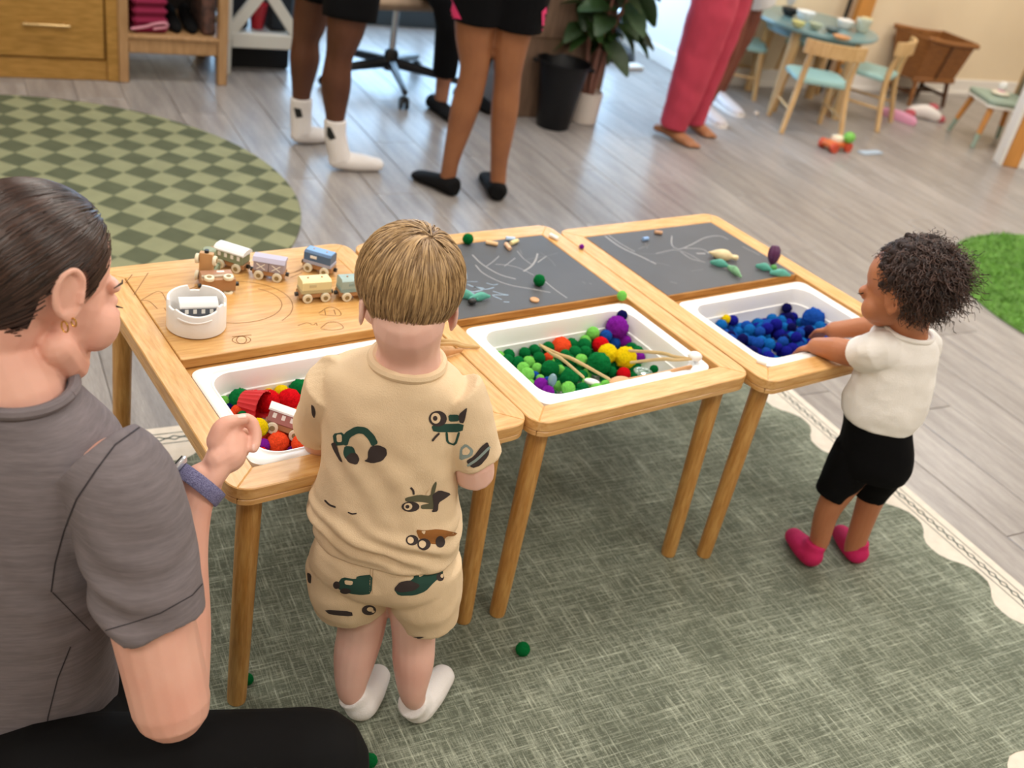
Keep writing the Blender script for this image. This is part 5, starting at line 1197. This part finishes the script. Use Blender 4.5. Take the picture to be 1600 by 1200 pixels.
B.tube([V((3.33, 2.49, .92)), PLN(1140, 5, b2, -.03), PLN(1108, 100, b2), PLN(1090, 160, b2), PLN(1082, 192, b2)], [.115, .100, .085, .070, .062], 22, 'flat', 1, None, 5)
tr = blob('trousers', B, .008, m_rasp, pC, 3, disp=folds(.006, 9, 3)); MB().box(PLN(1036, 188, b1, -.01), (.02, .02, .03), .006).build('cuff_bow', mat('light_pink', 'f29ac0', .8), tr)
# person behind, white shorts and sneakers
skD = skin('d', '7c4534', '6a3828', .05); pD = thing('person', 'person half hidden behind the pink trousers, in white shorts and white sneakers', 'person', (3.75, 2.8, 0))
d1, d2 = (3.65, 2.75), (3.93, 2.95); B, S = MB(), MB()
B.tube([V((3.72, 2.80, .85)), PLN(1150, 40, d1), PLN(1128, 110, d1), PLN(1100, 165, d1), V((3.655, 2.76, .04))], [.085, .056, .044, .034, .032], 12, 'round', 1, None, 4); B.tube([V((3.88, 2.88, .85)), PLN(1172, 28, d2), PLN(1145, 90, d2), PLN(1122, 145, d2), V((3.94, 2.98, .04))], [.085, .058, .047, .034, .032], 12, 'round', 1, None, 4)
B.ell((3.80, 2.84, .88), (.15, .12, .12)); h_, Mh_ = upper(B, S, (3.80, 2.84, 0), (0, -1, 0), .9, .97, (((-.25, .03, 1.1), (-.2, .2, .98)), ((.25, .02, 1.1), (.2, .2, .98))))
blob('body', B, .007, skD, pD, 4); blob('shirt', S, .009, mat('grey_top', '9a9da3', .9), pD, 3); hair_cap(pD, h_, Mh_, '1b1310')
B = MB(); B.ell((3.80, 2.84, .86), (.18, .14, .13)); B.tube([V((3.72, 2.80, .88)), PLN(1168, -6, d1)], [.11, .095], 18, 'flat'); B.tube([V((3.88, 2.88, .88)), PLN(1183, 5, d2)], [.11, .10], 18, 'flat'); blob('shorts', B, .009, mat('white_shorts', 'd9d6d6', .9), pD, 3)
shoe('sneaker', pD, (3.655, 2.83, 0), (3.612, 2.54, 0), .046, m_sneak, .075, mat('rubber_white', 'efeae6', .6)); shoe('sneaker', pD, (3.955, 3.04, 0), (3.885, 2.685, 0), .046, m_sneak, .075, MT['rubber_white'])

# ---------------------------------------------------------------- office chair and the person on it
m_blkp = mat('black_nylon', '131418', .35); m_chrome = mat('chrome', 'c9cdd2', .2, metal=1.0); m_tan = mat('tan_upholstery', '9a826b', .8, var=.1, vscale=20)
oc = thing('office_chair', 'tan office chair on a black five-star base with castors', 'chair', (2.02, 3.27, 0)); cc_ = V((2.02, 3.27, 0))
for k in range(5):
    a = R(-106+72*k); d = V((math.cos(a), math.sin(a), 0)); e_ = cc_+d*.34
    MB().tube([cc_+UP*.115, cc_+d*.17+UP*.10, e_+UP*.078], [.026, .022, .016], 10, 'round', .75, None, 3).build('base_arm', m_blkp, oc)
    cs = MB()
    for s in (-1, 1): cs.lathe([(.012, -.009), (.026, -.007), (.026, .007), (.012, .009)], 18, M4(e_+UP*.026+d.cross(UP)*s*.014, Matrix((d, UP, d.cross(UP))).transposed()))
    cs.box(e_+UP*.045, (.03, .03, .03), .006); cs.build('castor', m_blkp, oc)
MB().lathe([(.035, .08), (.035, .16), (.022, .18)], 18, Matrix.Translation(cc_)).build('hub', m_blkp, oc); MB().lathe([(.016, .16), (.016, .40)], 16, Matrix.Translation(cc_)).build('gas_lift', m_chrome, oc)
MB().box(cc_+UP*.41, (.2, .2, .04), .01).build('mechanism', m_blkp, oc)
B = MB(); B.box(cc_+V((.0, .0, .44)), (.50, .48, .07), .03); blob('seat', B, .008, m_tan, oc, 5)
B = MB(); B.box(cc_+V((.02, .27, .85)), (.46, .07, .60), .03); blob('backrest', B, .008, m_tan, oc, 5); MB().tube([cc_+V((0, .1, .42)), cc_+V((.01, .30, .45)), cc_+V((.02, .33, .65))], .018, 8, 'round', 1, None, 3).build('back_bar', m_blkp, oc)
skE = skin('e', 'a8755c', '8f5f48', .05); pE = thing('person', 'person on the office chair in black trousers and black shoes, mostly hidden', 'person', (2.09, 2.95, 0)); B, S = MB(), MB()
e1 = (2.075, 2.90); aE = PLN(692, 134, e1); kE = PLN(702, 8, e1)
B.tube([V((2.06, 3.20, .57)), kE, aE, V((aE.x, aE.y, .05))], [.08, .055, .035, .033], 12, 'round', 1, None, 3); B.tube([V((2.26, 3.22, .57)), V((2.33, 2.93, .50)), V((2.33, 3.02, .06))], [.08, .055, .034], 12, 'round', 1, None, 3)
B.ell((2.05, 3.24, .58), (.16, .14, .09)); h_, Mh_ = upper(B, S, (2.05, 3.28, 0), (.1, -1, 0), .58, .97, (((-.25, .03, .82), (-.2, .25, .72)), ((.25, .02, .82), (.2, .25, .72)))); blob('body', B, .008, skE, pE, 4); blob('shirt', S, .009, mat('navy_top', '23283a', .9), pE, 3); hair_cap(pE, h_, Mh_, '2a1c14')
B = MB(); B.ell((2.06, 3.22, .59), (.18, .16, .10)); B.tube([V((2.06, 3.20, .58)), kE, PLN(694, 118, e1)], [.095, .075, .056], 18, 'flat', 1, None, 3); B.tube([V((2.26, 3.22, .58)), V((2.33, 2.93, .50)), V((2.33, 3.01, .13))], [.095, .075, .055], 18, 'flat', 1, None, 3); blob('trousers', B, .008, m_black, pE, 3)
shoe('shoe', pE, (2.075, 2.96, 0), (2.09, 2.72, 0), .045, m_bshoe, .07); shoe('shoe', pE, (2.33, 3.08, 0), (2.35, 2.82, 0), .045, m_bshoe, .07)

# ================================================================ furniture at the back
def RB(name, m, par, u0, v0, z0, u1, v1, z1, ch=.004):
    b = MB().box(((u0+u1)/2, (v0+v1)/2, (z0+z1)/2), (u1-u0, v1-v0, z1-z0), ch); b.xf(Matrix.Rotation(ROT, 4, 'Z')); return b.build(name, m, par)
m_oak = mat('honey_oak', 'ae8240', .5, col2='98702f', vscale=3, stretch=(3, 30, 30)); m_birch = mat('birch', 'b08a60', .55, col2='9d7850', vscale=3, stretch=(20, 20, 3)); m_brass = mat('brass', 'c9ab7a', .3, metal=.8)
cab = thing('drawer_cabinet', 'honey-oak cabinet with a wide drawer and a slim metal handle', 'cabinet', RW(-.3, 3.43))
RB('carcass', m_oak, cab, -.95, 3.45, .02, .335, 3.88, .78); RB('plinth', m_oak, cab, -.95, 3.435, .0, .335, 3.46, .085)
RB('side_stile', m_oak, cab, .285, 3.425, .0, .340, 3.46, .78)
for z0, z1 in ((.092, .375), (.39, .67)):
    d_ = RB('drawer', m_oak, cab, -.9, 3.428, z0, .278, 3.452, z1); zc = z0+.135
    hb = MB(); c0 = AT(82, 38, zc); c0 = RW(.06, 3.405, zc); t_ = V((math.cos(ROT), math.sin(ROT), 0)); hb.tube([c0-t_*.085, c0+t_*.085], .006, 10); hb.tube([c0-t_*.07, c0-t_*.07+V((0, .03, 0))], .005, 8); hb.tube([c0+t_*.07, c0+t_*.07+V((0, .03, 0))], .005, 8); hb.build('handle', m_brass, d_)
shf = thing('open_shelf', 'light wooden open shelf between the oak cabinet and the white rack', 'shelf', RW(.56, 3.6))
for u in (.352, .762):
    for v in (3.44, 3.86): RB('leg', m_birch, shf, u-.021, v-.021, 0, u+.021, v+.021, .80)
for v in (3.44, 3.86): RB('apron', m_birch, shf, .373, v-.012, .125, .741, v+.012, .185)
for z in (.185, .52, .79): RB('shelf_board', m_birch, shf, .33, 3.42, z, .785, 3.88, z+.018)
RB('back_panel', mat('dark_back', '2c2420', .8), shf, .36, 3.875, .2, .76, 3.885, .8)
B = MB(); c0 = RW(.455, 3.56, .2); 
for k, z in enumerate((.018, .052, .09, .13)): B.box(c0+UP*z, (.15, .22, .034), .015)
tw = blob('folded_towel', B, .005, mat('magenta_towel', '7c0d38', .9), None, 3, org=c0); tag(tw, 'folded magenta towels with a pale edge on the wooden shelf', 'towel')
MB().tube([RW(.39, 3.442, .222), RW(.44, 3.442, .232), RW(.48, 3.442, .246), RW(.525, 3.445, .252), RW(.53, 3.45, .235), RW(.48, 3.445, .226)], .006, 8, 'round', 1, None, 4).build('towel_edge', mat('pale_pink', 'c98a9a', .9), tw)
for k in range(2):
    p = shoe('shoe', None, RW(.578+.066*k, 3.70, .203), RW(.578+.066*k, 3.47, .203), .029, m_bshoe, .08); tag(p, ['black shoe on the wooden shelf next to the towels', 'black shoe on the wooden shelf next to the patterned box'][k], 'shoe', 'shoes on the shelf')
pb_ = RB('fabric_box', mat('dark_floral', '3a2e2c', .9, col2='6a4a40', vscale=30), None, .682, 3.46, .204, .739, 3.70, .40, .01); tag(pb_, 'dark floral fabric box on the right of the wooden shelf', 'box')
rk_ = thing('storage_rack', 'white rack with crossed diagonal braces beside the wooden shelf', 'rack', RW(.98, 3.7)); m_rk = mat('rack_white', 'c6c4bc', .6)
for u in (.815, 1.17):
    for v in (3.60, 4.0): RB('leg', m_rk, rk_, u-.022, v-.022, 0, u+.022, v+.022, .85)
for v in (3.60, 4.0): RB('rail', m_rk, rk_, .837, v-.02, .125, 1.148, v+.02, .19)
RB('shelf_board', m_rk, rk_, .83, 3.62, .165, 1.15, 3.98, .18); RB('shelf_board', m_rk, rk_, .80, 3.58, .80, 1.19, 4.02, .83)
for s in (-1, 1):
    a, b = RW(.985-s*.17, 3.60, .165), RW(.985+s*.17, 3.60, .62); d = (b-a); t_ = V((math.cos(ROT), math.sin(ROT), 0)); n_ = V((-math.sin(ROT), math.cos(ROT), 0)); dd = d.normalized()
    MB().box((a+b)/2, (d.length, .03, .05), .003, Matrix((dd, n_, dd.cross(n_))).transposed()).build('brace', m_rk, rk_)
for k, (u0, u1, col) in enumerate(((.845, .935, '161a24'), (1.03, 1.14, '1b1d22'))): o = RB('storage_crate', mat('crate_'+col, col, .8), None, u0, 3.68, .182, u1, 3.95, .40, .012); tag(o, ['navy fabric crate at the left of the white rack', 'black fabric crate at the right of the white rack'][k], 'crate')
cu = AT(422, 53, .185); cu = RW(.985, 3.72, .182); o = MB().lathe([(.028, 0), (.034, .05), (.045, .11), (.042, .11), (.03, .05)], 20, Matrix.Translation(cu)).build('red_cup', mat('red_plastic', 'c21f2b', .4), None, org=cu); tag(o, 'red plastic cup on the bottom of the white rack', 'cup')
o = RB('low_box', mat('crate_0a0a0c', '0a0a0c', .8), None, .84, 3.70, .0, 1.14, 3.95, .11, .01); tag(o, 'black low box on the floor under the white rack', 'box')
# desk panel, waste bin, pot plant
m_desk = mat('walnut_desk', '7d6350', .6, col2='6a5343', vscale=3, stretch=(20, 20, 3))
dk = thing('desk', 'brown wooden desk pedestal behind the black waste bin', 'desk', RW(2.3, 3.3)); RB('pedestal', m_desk, dk, 2.02, 3.09, 0, 2.52, 3.60, .71); RB('desk_top', m_desk, dk, 1.98, 3.06, .71, 2.56, 3.64, .74)
RB('drawer_front', m_desk, dk, 2.05, 3.078, .38, 2.49, 3.092, .69)
wbn = V((2.58, 2.66, 0)); bn = thing('waste_bin', 'black tapered plastic waste bin in front of the desk', 'bin', wbn); MB().lathe([(.074, 0), (.078, .004), (.118, .295), (.128, .297), (.129, .31), (.122, .312), (.114, .30), (.074, .01)], 36, Matrix.Translation(wbn)).build('bucket', mat('bin_black', '06070c', .4, spec=.3), bn)
for s in (-1, 1): MB().box(wbn+RH*s*.132+UP*.29, (.02, .03, .016), .004).build('handle_tab', mat('bin_black', ''), bn)
ppt = V((2.80, 2.71, 0)); pl = thing('potted_plant', 'leafy houseplant with pinkish stems in a white pot', 'plant', ppt)
MB().lathe([(.06, 0), (.068, .006), (.074, .15), (.068, .152), (.064, .135), (.0, .13)], 32, Matrix.Translation(ppt), True, False).build('pot', mat('pot_white', 'cfc4bc', .6), pl); MB().lathe([(.0, .128), (.066, .13)], 24, Matrix.Translation(ppt)).build('soil', mat('soil', '2a2018', .95), pl)
rn = random.Random(4); m_stem = mat('pink_stem', '8d6255', .7); m_leaf = mat('dark_leaf', '2c4a1c', .5, objvar=.4, col2='1d3514', vscale=10)
lfm = MB(); rs = []
for t in range(7):
    x = t/6; w_ = .036*math.sin(math.pi*(x*.92+.04))**.8; rs.append([V((x*.15, -w_, .012*w_/.036-.05*x*x)), V((x*.15, 0, -.05*x*x)), V((x*.15, w_, .012*w_/.036-.05*x*x))])
lfm.rings(rs, False, False, False); lf_ = lfm.build('leaf', m_leaf, pl, org=(0, 0, 0)); leaf_me = lf_.data; bpy.data.objects.remove(lf_)
for k in range(6):
    a = k*1.05; p0 = ppt+V((.02*math.cos(a), .02*math.sin(a), .12)); p1 = p0+V((.05*math.cos(a), .05*math.sin(a), .30+.05*(k % 3))); p2 = p1+V((.12*math.cos(a), .12*math.sin(a), .30+.08*(k % 2)))
    MB().tube([p0, p1, p2], [.010, .008, .004], 8, 'round', 1, None, 4).build('stem', m_stem, pl)
    for j in range(13):
        t = .42+.58*rn.random(); q = p0+(p1-p0)*min(1, t*2)+((p2-p1)*max(0, t*2-1)); o = link('leaf', leaf_me, pl); o.location = q-ppt; o.rotation_euler = (rn.uniform(-.5, .5), rn.uniform(-.4, .6), rn.uniform(0, 6.28)); s = rn.uniform(.8, 1.5); o.scale = (s, s, s)
dr = AT(955, 95, 0)+V((.06, .06, 0)); o = MB().lathe([(.13, 0), (.135, .015), (.12, .06), (.05, .09), (.02, .10), (.0, .10)], 32, Matrix.Translation(dr), True, False).build('floor_lamp_foot', mat('dark_grey_foot', '23262b', .4), None, org=dr); tag(o, 'dark domed round foot standing by the white wall', 'lamp base')
o = MB().box(AT(985, 104, .012), (.16, .08, .024), .008).build('power_strip', m_white, None); tag(o, 'white power strip on the floor by the dark round foot', 'power strip')

# ---------------------------------------------------------------- children's corner on the right
m_ch = mat('beech', 'd2ae7c', .5, col2='c09a66', vscale=3, stretch=(20, 20, 3)); m_aqua = mat('aqua_paint', '9cc3c0', .45); m_aqd = mat('teal_top', '6f9093', .35, coat=.4)
def kid_chair():
    t = thing('kids_chair', 'x', 'chair')
    for sx in (-1, 1):
        MB().tube([(sx*.150, .150, .0), (sx*.125, .115, .27)], [.014, .017], 12, 'flat').build('leg', m_ch, t); MB().tube([(sx*.165, -.175, 0), (sx*.130, -.120, .27), (sx*.125, -.145, .46)], [.014, .017, .015], 12, 'flat', 1, None, 4).build('leg', m_ch, t)
    MB().prism(rrect(-.150, -.130, .150, .150, .05), .265, .292, .006).build('seat', m_aqua, t)
    mb = MB(); rs = []
    for k in range(13):
        a = -1+2*k/12; x = a*.165; y = -.175+.045*(a*a)*1.1; rs.append([V((x, y-.010, .42)), V((x, y+.010, .42)), V((x, y+.010, .49)), V((x, y-.010, .49))])
    mb.rings(rs).build('backrest', m_ch, t)
    for sx in (-1, 1): MB().tube([(sx*.137, .13, .12), (sx*.145, -.14, .12)], .008, 8).build('stretcher', m_ch, t)
    return t
ck = kid_chair(); CHS = [((4.17, 2.49), (.52, .85), 'aqua-seated wooden child\'s chair with its back to the camera'), ((4.76, 2.60), (-.42, .91), 'wooden child\'s chair right of the round play table, seen side-on'), ((4.22, 3.14), (.75, -.65), 'pale wooden child\'s chair at the left of the round play table'), ((4.85, 3.22), (-.6, -.8), 'wooden child\'s chair against the wall behind the round table')]
for i, (p, f, l) in enumerate(CHS):
    o = ck if i == 0 else copy_tree(ck); o.location = (p[0], p[1], 0); o.rotation_euler = (0, 0, math.atan2(f[1], f[0])-R(90)); tag(o, l, 'chair', 'children\'s chairs')
tcn = V((4.48, 2.86, 0)); kt = thing('round_play_table', 'round teal-topped children\'s table with thick wooden legs', 'table', tcn)
MB().lathe([(.32, .445), (.345, .45), (.355, .46), (.35, .472), (.0, .475)], 48, Matrix.Translation(tcn), True, False).build('table_top', m_aqd, kt)
for k in range(4): a = R(20+90*k); d = V((math.cos(a), math.sin(a), 0)); MB().tube([tcn+d*.28, tcn+d*.25+UP*.45], [.026, .034], 14, 'flat').build('leg', m_ch, kt)
MB().lathe([(.27, .40), (.27, .445)], 32, Matrix.Translation(tcn)).build('apron', m_aqd, kt)
zt2 = .476
def bowl(px, r, h, col, lab, nm='toy_bowl'):
    p = AT(px[0], px[1], zt2); o = MB().lathe([(r*.5, 0), (r*.8, h*.35), (r, h), (r*.9, h), (r*.7, h*.4), (0, h*.15)], 20, Matrix.Translation(p), True, False).build(nm, mat('toy_'+col, col, .5), None, org=p); tag(o, lab, 'toy', 'toy dishes on the round table')
bowl((1232, 24), .05, .04, '2b2b2b', 'small black toy pan on the round table'); bowl((1256, 32), .055, .05, 'eef0ee', 'white toy bowl on the left of the round table'); bowl((1246, 42), .04, .03, 'd7d28e', 'yellow-green toy cup on the round table'); bowl((1318, 44), .05, .045, 'f0ece6', 'white toy bowl on the right of the round table', 'toy_bowl'); bowl((1345, 50), .045, .07, 'c9cbb8', 'pale green toy pot on the round table', 'toy_pot'); bowl((1300, 50), .045, .02, '5b6a6a', 'dark teal toy plate on the round table', 'toy_plate'); bowl((1314, 62), .05, .018, 'c9905c', 'wooden toy plate near the chair back', 'toy_plate'); bowl((1351, 42), .035, .05, 'e8d9a8', 'cream toy cup at the right rim of the round table', 'toy_cup')
bowl((1230, 8), .045, .05, 'dcd6d6', 'white toy jug at the far rim of the round table', 'toy_jug'); bowl((1272, 45), .04, .03, 'b9bfa4', 'grey-green toy dish beside the white bowl', 'toy_dish')
# doll cradle
m_wal = mat('cradle_wood', '935f2e', .5, col2='7a4c22', vscale=4, stretch=(4, 4, 30)); m_wald = mat('cradle_dark', '4f2f18', .6)
cr = thing('doll_cradle', 'brown panelled wooden doll cradle standing on legs against the cream wall', 'cradle', (5.66, 2.86, 0), rz=R(-8)); cr.scale = (.74, .9, 1)
nS = 9
for s in (-1, 1):
    for k in range(4):
        x0, x1 = -.235+.119*k+(.006 if k == 2 else .001), -.235+.119*(k+1)-(.006 if k == 1 else .001)
        MB().add([(x0*.95, s*.115, .175), (x1*.95, s*.115, .175), (x1*1.15, s*.165, .40), (x0*1.15, s*.165, .40), (x0*.95, s*.105, .175), (x1*.95, s*.105, .175), (x1*1.15, s*.155, .40), (x0*1.15, s*.155, .40)], [(0, 1, 2, 3), (4, 7, 6, 5), (0, 3, 7, 4), (1, 5, 6, 2), (3, 2, 6, 7), (0, 4, 5, 1)]).build('panel', m_wal, cr)
    MB().tube([(0, s*.118, .175), (0, s*.168, .40)], .010, 8, 'flat').build('stile', m_wald, cr)
    MB().tube([(-.30, s*.165, .425), (0, s*.172, .405), (.30, s*.165, .40)], .016, 10, 'round', 1, None, 4).build('top_rail', m_wal, cr); MB().box((0, s*.112, .165), (.50, .022, .03), .004).build('bottom_rail', m_wal, cr)
for s in (-1, 1):
    MB().add([(s*.235, -.11, .16), (s*.235, .11, .16), (s*.285, .165, .42), (s*.285, -.165, .42), (s*.22, -.11, .16), (s*.22, .11, .16), (s*.27, .165, .42), (s*.27, -.165, .42)], [(0, 1, 2, 3), (4, 7, 6, 5), (0, 3, 7, 4), (1, 5, 6, 2), (3, 2, 6, 7), (0, 4, 5, 1)]).build('end_board', m_wal, cr)
    for q in (-1, 1): MB().tube([(s*.205, q*.13, 0), (s*.19, q*.10, .17)], [.016, .020], 10, 'flat').build('leg', m_wal if s < 0 else m_wald, cr)
    MB().tube([(s*.20, -.12, .07), (s*.20, .12, .07)], .011, 8).build('stretcher', m_wald, cr)
MB().tube([(-.20, 0, .07), (.20, 0, .07)], .011, 8).build('stretcher', m_wald, cr); MB().box((0, 0, .165), (.45, .2, .014), .003).build('floor_board', m_wald, cr)
# sage chair by the partition
sg = thing('sage_chair', 'small sage-green chair with wooden legs near the corner post', 'chair', (5.40, 2.13, 0), rz=R(-30)); m_sg = mat('sage_paint', '93a596', .6)
MB().prism(rrect(-.15, -.15, .15, .15, .03), .245, .275, .006).build('seat', m_sg, sg); MB().prism(rrect(-.155, -.155, .155, .155, .03), .232, .246, .004).build('seat_rim', m_white, sg)
for sx in (-1, 1):
    for sy in (-1, 1):
        l_ = MB().tube([(sx*.145, sy*.145, .08), (sx*.115, sy*.115, .235)], [.015, .018], 12, 'flat').build('leg', m_post, sg); MB().tube([(sx*.158, sy*.158, 0), (sx*.145, sy*.145, .08)], [.0135, .0152], 12, 'flat').build('leg_tip', m_sg, l_)
MB().box((.16, .0, .44), (.02, .30, .34), .006).build('backrest', mat('taupe_panel', '7d735c', .7), sg); MB().box((.16, .16, .44), (.024, .02, .36), .004).build('back_post', m_ch, sg)
pp = V((5.40, 2.16, .276)); dn = thing('toy_teapot', 'white and pink toy teapot on the sage chair', 'toy', pp); MB().ell(pp+UP*.012, (.06, .05, .012), None, 16).build('saucer', mat('toy_cream', 'e6dfcc', .5), dn); MB().ell(pp+UP*.05, (.026, .026, .028), None, 14).build('pot', mat('toy_eef0ee', 'eef0ee', .5), dn); MB().lathe([(.018, .018), (.02, .03)], 14, Matrix.Translation(pp)).build('pink_foot', mat('light_pink', 'f29ac0'), dn)
# leaning board and pole by the wall
lb = thing('wooden_easel', 'orange pine plank with a thin black pole standing against the cream wall', 'easel', RW(4.62, 3.66)); RB('plank', m_post, lb, 4.60, 3.66, 0, 4.72, 3.70, 1.3); o = MB().tube([RW(4.50, 3.66, .0), RW(4.52, 3.66, 1.3)], .012, 8).build('pole', m_blk, lb)
wm = RW(6.95, 3.752, .62); 
# things on the floor
p = AT(1303, 234, 0); cr_ = thing('toy_car', 'orange toy car with a green block on top, on the floor before the chair', 'toy', p)
MB().box(p+V((0, 0, .035)), (.16, .07, .03), .008).build('chassis', mat('toy_orange', 'd06a34', .5), cr_); MB().ell(p+V((.05, -.03, .075)), (.035, .03, .03), None, 14).build('green_block', mat('toy_green', '72b84a', .5), cr_); MB().box(p+V((.0, 0, .06)), (.06, .05, .03), .006).build('cabin', mat('toy_e9dcc0', 'e9dcc0', .5), cr_)
for sx in (-1, 1):
    for sy in (-1, 1): MB().lathe([(.010, -.010), (.026, -.010), (.026, .010), (.010, .010)], 16, M4(p+V((sx*.055, sy*.04, .026)), Matrix.Rotation(R(90), 3, 'X'))).build('wheel', mat('toy_red', 'c64a2c', .5), cr_)
B = MB(); a, b = AT(1382, 175, .02), AT(1424, 190, .02); B.tube([a, (a+b)/2, b], [.03, .04, .034], 14, 'round', .5, None, 4); o = blob('pink_slipper', B, .005, mat('slipper_pink', 'e7a3c0', .9), None, 3, org=(a+b)/2-UP*.02); tag(o, 'pale pink slipper on the floor under the side chair', 'slipper')
c0 = AT(1442, 178, 0); pd = thing('plush_doll', 'white plush doll with raspberry-pink ends lying under the cradle', 'plush toy', c0)
B = MB(); a, b = AT(1425, 174, .03), AT(1462, 182, .03); B.tube([a, (a+b)/2+UP*.015, b], [.035, .042, .035], 14, 'round', .8, None, 4); blob('body', B, .005, mat('plush_white', 'e6dfdb', .95), pd, 3)
for q in (AT(1422, 177, .03), AT(1468, 186, .015), AT(1458, 168, .03)): B = MB(); B.ell(q, (.04, .035, .025)); blob('limb', B, .005, mat('plush_red', 'b8555f', .95), pd, 3)
o = MB().ell(AT(1182, 177, .012), (.014, .014, .012), None, 12).build('toy_bead', mat('toy_bead', 'e2d2c2', .5)); tag(o, 'small pale bead on the floor before the round table', 'toy')
B = MB(); B.box(AT(1360, 238, .004), (.16, .05, .006), .002); o = B.build('blue_card', mat('blue_card', 'a6b6c6', .7)); tag(o, 'pale blue card lying flat on the floor by the toy car', 'card')
